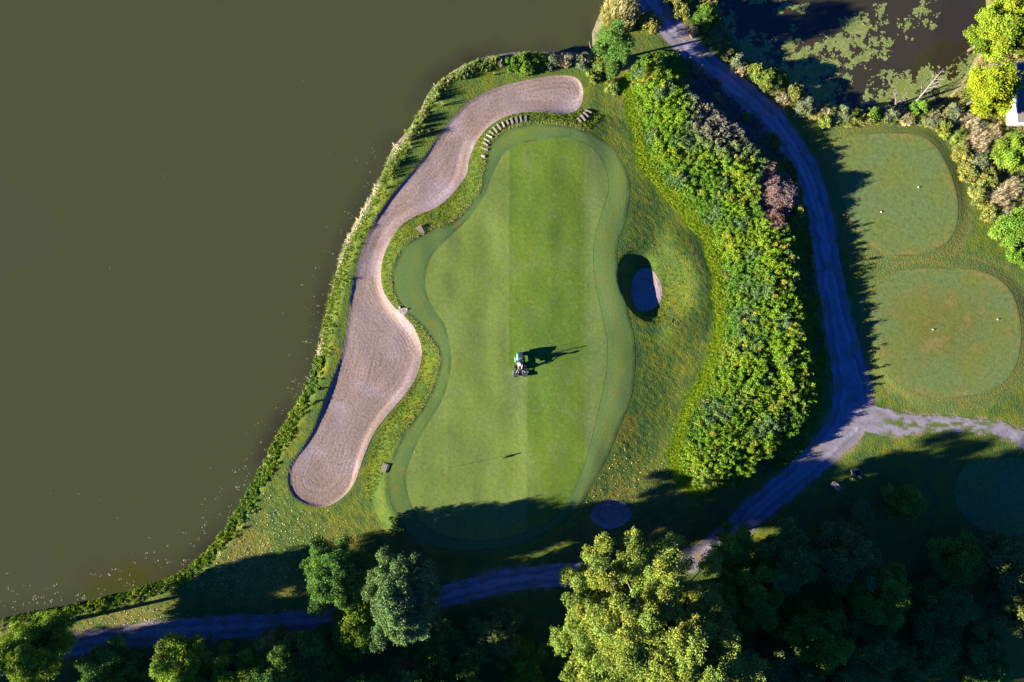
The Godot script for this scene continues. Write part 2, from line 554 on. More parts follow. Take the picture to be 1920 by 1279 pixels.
func rough_tint(x: float, z: float, o: int) -> Color:
	var a := n1.get_noise_2d(x * 2.2 + 11.0, z * 2.2)
	var b := n2.get_noise_2d(x * 1.5, z * 1.5 + 70.0)
	var c := mixc(Color(0.088, 0.128, 0.020), Color(0.140, 0.150, 0.014), 0.45 + a * 1.1)
	c = mixc(c, Color(0.060, 0.105, 0.024), 0.35 - b * 1.3)
	# the apron between green and thicket carries curved mowing lanes and rusty dry streaks
	var lane: float = sd.thicket[o]
	var apron := sstep(8.5, 12.0, x) * (1.0 - sstep(24.5, 26.0, x))
	var streak := n2.get_noise_2d(lane * 5.5, (z + x * 0.2) * 0.35)
	c = mixc(c, c * Color(0.66, 0.84, 1.0), apron * (0.4 + streak * 1.1))
	c = mixc(c, Color(0.20, 0.125, 0.02), apron * sstep(0.18, 0.5, n2.get_noise_2d(lane * 5.0 + 30.0, z * 0.4)) * 0.38)
	# tees: rusty strips along the mown edges
	var tee := minf(sd.tee_upper[o], sd.tee_lower[o])
	c = mixc(c, Color(0.22, 0.135, 0.025), sstep(2.4, 0.6, tee) * sstep(0.05, 0.45, n2.get_noise_2d(tee * 4.0, (x + z) * 0.4)) * 0.85)
	c = mixc(c, Color(0.115, 0.145, 0.045), sstep(2.4, 1.2, tee) * 0.5)
	# worn yellowish ground round the lower end of the lake and below the green
	var worn := sstep(18.0, 25.0, z) * sstep(-4.0, -12.0, x) + sstep(13.0, 17.5, z) * sstep(6.0, 10.0, x) * sstep(22.0, 17.0, x)
	c = mixc(c, Color(0.175, 0.150, 0.032), worn * (0.35 + b * 0.6 + a * 0.8))
	# bare soil: by the top of the thicket and along the water
	var soil := exp(-(pow((x - 13.4) / 1.6, 2.0) + pow((z + 29.5) / 2.2, 2.0)))
	c = mixc(c, Color(0.20, 0.13, 0.08), soil * (0.9 + b * 1.5))
	c = mixc(c, Color(0.22, 0.18, 0.13), sstep(0.9, 0.1, minf(sd.lake[o], sd.pond[o])) * (0.75 + b))
	c = mixc(c, Color(0.20, 0.16, 0.10), sstep(0.5, 0.0, minf(sd.path[o], sd.track[o])) * (0.5 + b * 2.0))
	return c / 0.82

func ground() -> void:
	var xs := PackedFloat32Array()
	var zs := PackedFloat32Array()
	for e in [420.0, 260.0, 160.0, 110.0, 84.0, 72.0]: xs.append(-e)
	for i in GX: xs.append(X0 + i * CELL)
	for e in [72.0, 84.0, 110.0, 160.0, 260.0, 420.0]: xs.append(e)
	for e in [420.0, 260.0, 150.0, 95.0, 65.0, 52.0]: zs.append(-e)
	for j in GZ: zs.append(Z0 + j * CELL)
	for e in [52.0, 65.0, 95.0, 150.0, 260.0, 420.0]: zs.append(e)
	var nx := xs.size()
	var nz := zs.size()
	var v := PackedVector3Array()
	var c := PackedColorArray()
	var nrm := PackedVector3Array()
	var idx := PackedInt32Array()
	v.resize(nx * nz); c.resize(nx * nz); nrm.resize(nx * nz)
	for j in nz:
		for i in nx:
			var gi := clampi(i - 6, 0, GX - 1)
			var gj := clampi(j - 6, 0, GZ - 1)
			var o := gj * GX + gi
			var y := hgt[o]
			# the sheets of sand lie in hollows of their own
			if minf(minf(sd.bunker[o], sd.pot[o]), sd.small[o]) < -0.25: y -= 0.12
			v[j * nx + i] = Vector3(xs[i], y, zs[j])
			c[j * nx + i] = rough_tint(xs[i], zs[j], o)
			var il := maxi(gi - 1, 0)
			var ir := mini(gi + 1, GX - 1)
			var ju := maxi(gj - 1, 0)
			var jd := mini(gj + 1, GZ - 1)
			nrm[j * nx + i] = Vector3(hgt[gj * GX + il] - hgt[gj * GX + ir], (ir - il) * CELL, (hgt[ju * GX + gi] - hgt[jd * GX + gi])).normalized()
	for j in nz - 1:
		for i in nx - 1:
			var o := j * nx + i
			for k in [o, o + 1, o + nx + 1, o, o + nx + 1, o + nx]: idx.append(k)
	var a := []
	a.resize(Mesh.ARRAY_MAX)
	a[Mesh.ARRAY_VERTEX] = v; a[Mesh.ARRAY_COLOR] = c; a[Mesh.ARRAY_NORMAL] = nrm; a[Mesh.ARRAY_INDEX] = idx
	var m := ArrayMesh.new()
	m.add_surface_from_arrays(Mesh.PRIMITIVE_TRIANGLES, a)
	tag(part("ground", m, M.rough, self), "uncut rough grass around the green, the tees and the paths", "ground", "", "structure")

	var on := func(x, z, up): return gh(x, z) + up
	var collar_tint := func(x: float, z: float) -> Color:
		var a2 := n1.get_noise_2d(x * 2.0 + 5.0, z * 2.0)
		var b2 := n2.get_noise_2d(x * 1.2, z * 1.2 + 33.0)
		var d := sample(sd.green, x, z)
		var c2 := mixc(mixc(Color(0.082, 0.120, 0.032), Color(0.094, 0.132, 0.036), sstep(6.0, 9.0, x)), Color(0.10, 0.138, 0.024), 0.35 + a2 * 0.9 + b2 * 0.5)
		c2 = mixc(c2, c2 * Color(0.75, 0.95, 1.2), sstep(0.1, 0.4, sin(d * 3.4)) * 0.5)
		# a dark cut line along each edge
		c2 = mixc(c2, Color(0.03, 0.06, 0.02), sstep(0.22, 0.05, absf(d - 0.12)) * (0.35 + b2) * sstep(8.0, 5.0, x))
		c2 = mixc(c2, Color(0.03, 0.06, 0.02), sstep(0.30, 0.05, absf(sample(sd.collar, x, z) + 0.1)) * (0.6 + b2))
		c2 = mixc(c2, Color(0.17, 0.12, 0.035), sstep(0.38, 0.6, b2) * 0.35)
		return c2 / 0.92
	tag(sheet("collar", sd.collar, CELL, on.bind(0.012), collar_tint, M.collar), "darker mown collar around the putting green", "collar", "", "structure")
	var green_tint := func(x: float, z: float) -> Color:
		var a2 := n1.get_noise_2d(x * 1.4, z * 1.4 + 50.0)
		var b2 := n2.get_noise_2d(x * 0.8 + 8.0, z * 0.5)
		var edge := -0.4 + (2.05 if z > 3.0 else 0.0)
		var light := Color(0.122, 0.164, 0.036)
		var dark := Color(0.078, 0.130, 0.016)
		var lanes := 0.35 + 0.4 * n2.get_noise_2d(x * 2.3, z * 0.06)
		var c2 := light if x < edge else dark
		c2 = mixc(c2, Color(0.118, 0.150, 0.014), lanes * 0.5 + a2 * 0.35)
		if x > 8.15 + b2 * 0.1: c2 = mixc(c2, Color(0.112, 0.146, 0.045), 0.6)
		if x > -1.0 and x < 1.6 and z > 3.0 and z < 12.0: c2 = mixc(c2, Color(0.125, 0.155, 0.055), 0.55 * sstep(12.0, 3.0, z))
		c2 = mixc(c2, Color(0.110, 0.145, 0.062), sstep(0.05, 0.5, b2 + a2 * 0.6) * 0.25)
		c2 = mixc(c2, Color(0.060, 0.108, 0.026), sstep(0.1, 0.6, -b2 - a2) * 0.25)
		# narrow passes of the mower, each a shade apart, and small scars
		c2 = c2 * (1.0 + 0.03 * signf(sin((x + 0.12 * n1.get_noise_2d(x, z * 2.0)) * TAU / 2.9)))
		c2 = mixc(c2, Color(0.15, 0.17, 0.06), sstep(0.45, 0.6, n3.get_noise_2d(x * 1.3 + 9.0, z * 1.3)) * 0.5)
		return c2 * (1.0 + 0.14 * n3.get_noise_2d(x * 0.9, z * 0.9)) / 0.92
	tag(sheet("putting_green", sd.green, CELL, on.bind(0.022), green_tint, M.turf), "closely mown putting green with pale and dark mowing stripes", "green", "", "structure")
	var which := ["tee_upper", "tee_lower", "tee_dark"]
	var what := ["mown tee nearest the pond, half in the thicket's shade", "rounded mown tee above the gravel fork, with a worn yellow middle", "mown tee lying in tree shade at the lower right"]
	for k in 3:
		var f: PackedFloat32Array = sd[which[k]]
		var tee_tint := func(x: float, z: float) -> Color:
			var a2 := n1.get_noise_2d(x * 2.4 + 60.0 * k, z * 2.4)
			var b2 := n2.get_noise_2d(x * 0.9, z * 0.9 + 10.0)
			var g2 := n3.get_noise_2d(x, z)
			var d := sample(f, x, z)
			var c2 := mixc(Color(0.104, 0.142, 0.046), Color(0.124, 0.142, 0.028), 0.3 + a2 * 1.2)
			if k == 1:
				var e := exp(-(pow((x - 48.5) / 5.6, 2.0) + pow((z + 1.5) / 4.2, 2.0)))
				c2 = mixc(c2, Color(0.115, 0.115, 0.022), e * (0.85 + b2 * 0.9 + g2 * 0.5))
				c2 = mixc(c2, Color(0.19, 0.15, 0.05), e * sstep(0.15, 0.5, b2) * 0.9)
				c2 = mixc(c2, Color(0.05, 0.06, 0.018), e * sstep(0.25, 0.5, g2) * 0.6)
			c2 = mixc(c2, Color(0.20, 0.14, 0.045), sstep(-0.9, -0.2, d) * sstep(0.0, 0.4, b2 + a2 * 0.6) * 0.7)
			c2 = mixc(c2, Color(0.045, 0.07, 0.02), sstep(-0.2, -0.02, d) * (0.4 + b2))
			c2 = mixc(c2, Color(0.06, 0.085, 0.02), sstep(0.3, 0.55, n3.get_noise_2d(x * 1.2 + 7.0, z * 1.2)) * 0.5)
			return c2 * (1.0 + 0.2 * g2) / 0.92
		tag(sheet("tee", f, CELL, on.bind(0.012), tee_tint, M.turf), what[k], "tee", "", "structure")
	# sand with rake furrows that follow the edge
	for q in [["bunker", 0.1, "long winding bunker of raked pinkish sand beside the lake"], ["pot", 0.1, "deep pot bunker with sunlit sand only on its right side"], ["small", 0.1, "small oval sand patch in tree shade below the green"]]:
		var f: PackedFloat32Array = sd[q[0]]
		var furrow := func(x: float, z: float) -> float:
			var d := sample(f, x, z)
			var w := n2.get_noise_2d(x * 0.7, z * 0.7)
			var deep := 0.006 * (0.6 + 1.4 * n1.get_noise_2d(x * 3.0, z * 3.0 + 9.0))
			return gh(x, z) + 0.02 + (sin(d * 17.0 + w * 7.0) * deep + n3.get_noise_2d(x * 2.6, z * 2.6) * 0.010) * sstep(0.0, 0.4, -d)
		var sand_tint := func(x: float, z: float) -> Color:
			var a2 := n1.get_noise_2d(x * 2.2, z * 2.2 + 21.0)
			var b2 := n3.get_noise_2d(x * 1.7, z * 1.7)
			var d := sample(f, x, z)
			var s2 := n2.get_noise_2d(d * 8.0, (x - z) * 0.12) + 0.5 * n2.get_noise_2d(d * 3.0 + 50.0, (x - z) * 0.1)
			var c2 := mixc(Color(0.262, 0.188, 0.172), Color(0.225, 0.153, 0.122), 0.4 + a2 * 1.0 + s2 * 1.5)
			c2 = mixc(c2, Color(0.300, 0.235, 0.260), sstep(0.12, 0.5, n1.get_noise_2d(x * 3.0 + 70.0, z * 3.0) + s2 * 0.3) * 0.55)
			c2 = mixc(c2, Color(0.30, 0.235, 0.205), sstep(-0.2, -0.05, d) * 0.2)
			return c2 * (1.0 + b2 * 0.30) / 0.82
		tag(sheet("bunker", f, q[1], furrow, sand_tint, M.sand), q[2], "bunker", "", "structure")
	var path_tint := func(x: float, z: float) -> Color:
		var a2 := n2.get_noise_2d(x * 1.2, z * 1.2)
		var d := sample(sd.path, x, z)
		var c2 := mixc(Color(0.235, 0.205, 0.245), Color(0.175, 0.155, 0.182), 0.5 + a2 * 1.3)
		c2 = mixc(c2, Color(0.115, 0.100, 0.115), sstep(0.22, 0.05, absf(d + 0.75 + a2 * 0.25)) * 0.55)
		c2 = mixc(c2, Color(0.33, 0.29, 0.33), sstep(0.25, 0.05, absf(d + 1.15 + a2 * 0.3)) * 0.5)
		c2 = mixc(c2, Color(0.085, 0.115, 0.022), sstep(0.0, 0.35, a2 + n3.get_noise_2d(x, z) * 0.5 - 0.25) * sstep(-0.6, -0.1, d))
		c2 = mixc(c2, Color(0.23, 0.17, 0.12), sstep(0.2, 0.6, a2 + sstep(-0.5, 0.0, d) * 0.4))
		return c2 * (1.0 + n3.get_noise_2d(x * 2.0, z * 2.0) * 0.25) / 0.82
	tag(sheet("cart_path", sd.path, CELL, on.bind(0.012), path_tint, M.gravel), "blue-grey gravel cart path winding from the top, past the tees, into the trees", "path", "", "structure")
	var track_tint := func(x: float, z: float) -> Color:
		var a2 := n2.get_noise_2d(x * 1.4, z * 3.0)
		var c2 := mixc(Color(0.255, 0.222, 0.258), Color(0.19, 0.165, 0.19), 0.5 + a2)
		c2 = mixc(c2, Color(0.10, 0.125, 0.03), sstep(-0.05, 0.3, a2 + 0.25 * cos((z - 9.4) * 4.5)) * sstep(40.5, 43.0, x) * sstep(55.0, 53.0, x))
		c2 = mixc(c2, Color(0.095, 0.12, 0.025), sstep(0.0, 0.3, n3.get_noise_2d(x * 0.7, z * 0.7) + 0.15) * sstep(-0.45, -0.05, sample(sd.track, x, z)) * sstep(43.0, 45.0, x))
		return c2 * (1.0 + n3.get_noise_2d(x * 2.0, z * 2.0) * 0.25) / 0.82
	tag(sheet("gravel_track", sd.track, CELL, on.bind(0.02), track_tint, M.gravel), "pale gravel track overgrown with grass below the lower tee", "path", "", "structure")
	# trodden sand in the gap of the bank
	var gap := field(smooth([[742, 590], [752, 578], [762, 578], [766, 584], [758, 594], [752, 600]]), 1.0)
	var gap_tint := func(_x: float, _z: float) -> Color: return Color(0.36, 0.29, 0.27)
	tag(sheet("sandy_entry", gap, 0.1, on.bind(0.03), gap_tint, M.sand), "trodden sandy gap in the bank between bunker and green", "path", "", "structure")

func waters() -> void:
	for q in [["lake", -420.0, 11.3, -420.0, 420.0, "wide olive brown lake along the left", sd.lake], ["pond", 20.0, 60.0, -420.0, -20.0, "dark pond at the upper right", sd.pond]]:
		var xs := PackedFloat32Array()
		var zs := PackedFloat32Array()
		var x: float = q[1]
		while x < q[2]:
			xs.append(x)
			x += 0.5 if x >= -62.0 else (minf(20.0, -62.0 - x) if x < -62.5 else 0.5)
		xs.append(q[2])
		var z: float = q[3]
		while z < q[4]:
			zs.append(z)
			z += 0.5 if z >= -42.0 and z < 42.0 else (minf(20.0, -42.0 - z) if z < -42.5 else (20.0 if z >= 42.0 else 0.5))
		zs.append(q[4])
		var v := PackedVector3Array()
		var c := PackedColorArray()
		var nrm := PackedVector3Array()
		var idx := PackedInt32Array()
		var nx := xs.size()
		for zz in zs:
			for xx in xs:
				v.append(Vector3(xx, WATER, zz))
				nrm.append(Vector3.UP)
				var a := n1.get_noise_2d(xx * 0.4, zz * 0.4)
				var b := n1.get_noise_2d(xx * 2.0, zz * 2.0 + 33.0)
				var cc := mixc(Color(0.0425, 0.0460, 0.0145), Color(0.0395, 0.0435, 0.0160), 0.5 + a * 1.0)
				if q[0] == "pond": cc = Color(0.030, 0.026, 0.014) * (1.0 + a * 0.4)
				# peaty shallows with a bed of rotting leaves
				var d: float = sample(q[6], xx, zz)
				cc = mixc(cc, Color(0.026, 0.024, 0.010), sstep(-2.6, -0.3, d) * (0.5 + b * 0.9))
				if q[0] == "lake": cc = mixc(cc, Color(0.040, 0.036, 0.004), exp(-(pow((xx + 43.0) / 4.5, 2.0) + pow((zz - 26.5) / 1.8, 2.0))) * (0.7 + b))
				c.append(cc)
		for j in zs.size() - 1:
			for i in nx - 1:
				var o := j * nx + i
				for k in [o, o + 1, o + nx + 1, o, o + nx + 1, o + nx]: idx.append(k)
		var arr := []
		arr.resize(Mesh.ARRAY_MAX)
		arr[Mesh.ARRAY_VERTEX] = v; arr[Mesh.ARRAY_COLOR] = c; arr[Mesh.ARRAY_NORMAL] = nrm; arr[Mesh.ARRAY_INDEX] = idx
		var m := ArrayMesh.new()
		m.add_surface_from_arrays(Mesh.PRIMITIVE_TRIANGLES, arr)
		tag(part(q[0], m, M.water, self), q[5], "water", "", "structure")
	# duckweed drifting on the pond
	var f := PackedFloat32Array()
	f.resize(GX * GZ)
	f.fill(1.0)
	var mats := [[1395, 100, 60, 34, 0.9], [1420, 130, 60, 30, 0.9], [1478, 95, 22, 40, 0.75], [1520, 130, 62, 42, 0.95], [1540, 175, 46, 34, 0.85], [1605, 52, 34, 22, 1.0], [1570, 80, 40, 20, 0.8], [1620, 85, 50, 18, 0.75], [1650, 45, 16, 42, 0.6], [1735, 25, 22, 30, 0.6], [1700, 50, 18, 30, 0.45], [1700, 165, 55, 30, 1.0], [1735, 150, 30, 25, 0.9], [1650, 190, 30, 18, 0.9], [1790, 165, 50, 30, 0.9], [1820, 130, 30, 30, 0.8], [1490, 15, 40, 12, 0.5], [1440, 5, 40, 10, 0.4], [1600, 110, 60, 20, 0.6], [1356, 60, 25, 40, 0.9]]
	for j in range(0, 130):
		for i in range(GX / 2, GX):
			var xx := X0 + i * CELL
			var zz := Z0 + j * CELL
			var o := j * GX + i
			if sd.pond[o] > 0.3: continue
			var e := 0.0
			for m in mats:
				var p := P(m[0], m[1], WATER)
				e = maxf(e, m[4] * exp(-(pow((xx - p.x) / (m[2] * S), 2.0) + pow((zz - p.y) / (m[3] * S), 2.0))))
			f[o] = 0.60 - e - n2.get_noise_2d(xx * 1.7, zz * 1.7) * 0.8 - n3.get_noise_2d(xx * 0.95, zz * 0.95) * 0.55 if e > 0.12 else 1.0
	var weed_tint := func(x: float, z: float) -> Color:
		return mixc(Color(0.135, 0.175, 0.040), Color(0.17, 0.195, 0.050), 0.5 + n2.get_noise_2d(x, z)) / 0.82
	var afloat := func(_x, _z): return WATER + 0.012
	var mat := sheet("duckweed", f, CELL, afloat, weed_tint, M.weed)
	var bits := []
	var bit_cols := PackedColorArray()
	rng.seed = 77
	var disc := Shape.new()
	for k in 5:
		disc.tri(Vector3(cos(TAU * k / 7.0), 0, sin(TAU * k / 7.0)), Vector3(cos(TAU * (k + 1) / 7.0), 0, sin(TAU * (k + 1) / 7.0)), Vector3(cos(TAU * 6.0 / 7.0), 0, sin(TAU * 6.0 / 7.0)))
		for t in 3: disc.c.append(Color.WHITE)
	while bits.size() < 7000:
		var x := rng.randf_range(20.0, 56.0)
		var z := rng.randf_range(-40.0, -24.0)
		var g := sample(f, x, z)
		if g > 0.34 * rng.randf() or g < -0.35: continue
		bits.append(Transform3D(Basis(Vector3.UP, rng.randf() * TAU).scaled(Vector3.ONE * rng.randf_range(0.03, 0.11)), Vector3(x, WATER + 0.017 + rng.randf() * 0.004, z)))
		bit_cols.append(weed_tint.call(x, z) * rng.randf_range(0.6, 0.95))
	copies("loose_duckweed", disc.mesh(), M.chip, bits, bit_cols, mat).set_meta("kind", "stuff")
	tag(mat, "ragged mats of yellow-green duckweed floating on the pond", "duckweed", "", "stuff")

# ==================================================================== leaves, trees, shrubs
func leaf_cluster(seeded: int, n: int, rad: float, length: float, width: float, upward: float) -> ArrayMesh:
	var r := RandomNumberGenerator.new()
	r.seed = seeded
	var s := Shape.new()
	for k in n:
		var p := Vector3(r.randfn(), r.randfn(), r.randfn()).normalized() * rad * pow(r.randf(), 0.4)
		var up := (Vector3(r.randfn(), r.randfn(), r.randfn()) * 0.75 + p.normalized() * 0.5 + Vector3(0, upward, 0)).normalized()
		var d := up.cross(Vector3(r.randfn(), r.randfn(), r.randfn())).normalized()
		var side := up.cross(d)
		var l := length * r.randf_range(0.7, 1.25)
		var w := width * r.randf_range(0.8, 1.2)
		var tip := p + d * l - up * l * 0.15
		var a := p + d * l * 0.45 + side * w * 0.5 + up * w * 0.12
		var b := p + d * l * 0.45 - side * w * 0.5 + up * w * 0.12
		s.tri(p, a, tip)
		s.tri(p, tip, b)
		var shade := r.randf_range(0.75, 1.2)
		for t in 6: s.c.append(Color(shade, shade, shade * 0.95))
	return s.mesh()

func blade_tuft(seeded: int, n: int, spread: float, lean: float, width: float) -> ArrayMesh:
	var r := RandomNumberGenerator.new()
	r.seed = seeded
	var s := Shape.new()
	for k in n:
		var t := r.randf() * TAU
		var o := Vector3(cos(t), 0, sin(t))
		var base := o * spread * sqrt(r.randf())
		var hh := r.randf_range(0.6, 1.0)
		var bend := lean * r.randf_range(0.2, 1.0)
		var mid := base + Vector3(0, hh * 0.6, 0) + o * bend * 0.35
		var tip := base + Vector3(0, hh * (1.0 - bend * 0.25), 0) + o * bend
		var side := Vector3(-o.z, 0, o.x).rotated(Vector3.UP, r.randf_range(-1.2, 1.2)) * width * 0.5
		s.quad(base - side, base + side, mid + side * 0.8, mid - side * 0.8)
		s.tri(mid - side * 0.8, mid + side * 0.8, tip)
		var shade := r.randf_range(0.75, 1.2)
		for q in 9: s.c.append(Color(shade, shade, shade))
	return s.mesh()

func make_leaves() -> void:
	leafs.tree = leaf_cluster(4, 34, 0.34, 0.18, 0.11, 0.25)
	leafs.fine = leaf_cluster(5, 24, 0.26, 0.15, 0.075, 0.3)
	leafs.weed = leaf_cluster(6, 26, 0.25, 0.17, 0.10, 0.35)
	leafs.tuft = blade_tuft(7, 14, 0.30, 1.0, 0.12)
	leafs.reed = blade_tuft(8, 16, 0.14, 0.55, 0.035)
	leafs.plume = blade_tuft(9, 22, 0.10, 0.35, 0.05)

func jitter(c: Color, amount: float) -> Color:
	var k := 1.0 + rng.randf_range(-amount, amount)
	var w := rng.randf_range(-amount, amount) * 0.5
	k *= 1.8
	return Color(c.r * k * (1.0 + w), c.g * k, c.b * k * (1.0 - w))

func turned(size: float) -> Basis:
	return Basis(Vector3(rng.randfn(), rng.randfn(), rng.randfn()).normalized(), rng.randf() * TAU).scaled(Vector3.ONE * size)

func puff(mid: Vector3, r: float, n: int, size: float, col: Color, tf: Array, cols: PackedColorArray, flat := 0.8) -> void:
	for k in n:
		var d := Vector3(rng.randfn(), rng.randfn() + 0.25, rng.randfn()).normalized()
		d.y *= flat
		tf.append(Transform3D(turned(size * rng.randf_range(0.75, 1.25)), mid + d * r * pow(rng.randf(), 0.35)))
		cols.append(jitter(col, 0.22))

func tree(called: String, label: String, u: float, v: float, tall: float, rad: float, col: Color, seeded: int, opt := {}) -> Node3D:
	rng.seed = seeded
	var o := thing(called, at(u, v, 0.0 if opt.has("plan") else tall * 0.72))
	var kind: String = opt.get("leaf", "tree")
	var puffs: int = opt.get("puffs", int(14.0 + rad * rad * 2.6))
	var dense: float = opt.get("dense", 1.0)
	var deep: float = opt.get("deep", 0.36)       # crown half height as a share of the tree's height
	var aspect: Vector2 = opt.get("aspect", Vector2(1, 1))
	var mid_y := tall * (1.0 - deep)
	var half := tall * deep
	var tf := []
	var cols := PackedColorArray()
	var limbs := []
	var lobes := []
	var k_lobes := int(4 + rad)
	for k in k_lobes:
		var t := TAU * (k + rng.randf_range(-0.3, 0.3)) / k_lobes
		lobes.append([t, rng.randf_range(0.72, 1.12)])
	for k in puffs:
		var t := rng.randf() * TAU
		var reach := 0.72
		for l in lobes:
			reach = maxf(reach, l[1] * (1.0 - 0.9 * absf(angle_difference(t, l[0]))))
		var q := pow(rng.randf(), 0.55)
		var e := rng.randf_range(-0.55, 1.0)
		var ring := sqrt(maxf(0.0, 1.0 - e * e * 0.85))
		var pr: float = clampf(rad * rng.randf_range(0.15, 0.27), 0.35, opt.get("puff", 1.15))
		var p := Vector3(cos(t) * ring * q * reach * (rad - pr * 0.6) * aspect.x, mid_y + e * (half - pr * 0.5) * (0.55 + 0.45 * q if e < 0.0 else 1.0), sin(t) * ring * q * reach * (rad - pr * 0.6) * aspect.y)
		p.y += p.x * float(opt.get("tilt", 0.0)) * sstep(-0.3, 0.5, e)
		limbs.append(p)
		puff(p, pr, int((8.0 + 36.0 * pr * pr) * dense), 0.8 if rad < 2.5 else 1.0, jitter(col, 0.24) / 1.8, tf, cols)
	# trunk and limbs
	var s := Shape.new()
	var lean := Vector3(rng.randf_range(-0.3, 0.3), 0, rng.randf_range(-0.3, 0.3))
	var tr := clampf(tall * 0.022, 0.05, 0.42)
	s.tube([Vector3(0, -0.3, 0), Vector3(0, 0.15, 0), lean * 0.4 + Vector3(0, tall * 0.3, 0), lean + Vector3(0, mid_y, 0), lean * 1.2 + Vector3(0, mid_y + half * 0.6, 0)], [tr * 1.35, tr, tr * 0.8, tr * 0.55, tr * 0.12], 8)
	part("trunk", s.mesh(), M[opt.get("wood", "bark")], o)
	var n_limbs := mini(limbs.size(), int(opt.get("limbs", 9)))
	for k in n_limbs:
		var b := Shape.new()
		var from := lean * 0.7 + Vector3(0, tall * rng.randf_range(0.3, 0.6), 0)
		var to: Vector3 = limbs[k]
		from.y = minf(from.y, to.y - 0.2)
		var half_way := from.lerp(to, 0.5) + Vector3(rng.randf_range(-0.3, 0.3), 0.3, rng.randf_range(-0.3, 0.3))
		b.tube([from, half_way, to], [tr * 0.45, tr * 0.28, tr * 0.06], 5)
		part("branch", b.mesh(), M[opt.get("wood", "bark")], o)
	copies("crown", leafs[kind], M.leaf, tf, cols, o).set_meta("kind", "stuff")
	tag(o, label, opt.get("category", "tree"), opt.get("group", ""))
	return o

func bare_tree(label: String, u: float, v: float, tall: float, lean: Vector3, seeded: int, spread := 0.5) -> void:
	rng.seed = seeded
	var o := thing("bare_tree", at(u, v))
	var s := Shape.new()
	var top := Vector3(0, tall, 0) + lean
	s.tube([Vector3(0, -0.3, 0), top * 0.35, top * 0.7, top], [0.10, 0.08, 0.045, 0.012], 7)
	part("trunk", s.mesh(), M.bare, o)
	for k in 16:
		var b := Shape.new()
		var f := rng.randf_range(0.18, 0.92)
		var from := top * f
		var t := rng.randf() * TAU
		var d := (Vector3(cos(t), 0.9, sin(t)) * spread + lean.normalized() * 0.35).normalized()
		var l := tall * rng.randf_range(0.28, 0.5) * (1.15 - f)
		var mid := from + d * l * 0.5 + Vector3(0, 0.05, 0)
		var end := from + d * l + Vector3(rng.randf_range(-0.2, 0.2), 0.2, rng.randf_range(-0.2, 0.2))
		b.tube([from, mid, end], [0.032, 0.02, 0.007], 5)
		for q in 3:
			var e := mid.lerp(end, rng.randf()) + Vector3(rng.randfn(), rng.randfn() * 0.4 + 0.4, rng.randfn()) * l * 0.22
			b.tube([mid.lerp(end, q * 0.3), e], [0.014, 0.005], 4)
		part("branch", b.mesh(), M.bare, o)
	tag(o, label, "tree", "leafless trees by the pond")

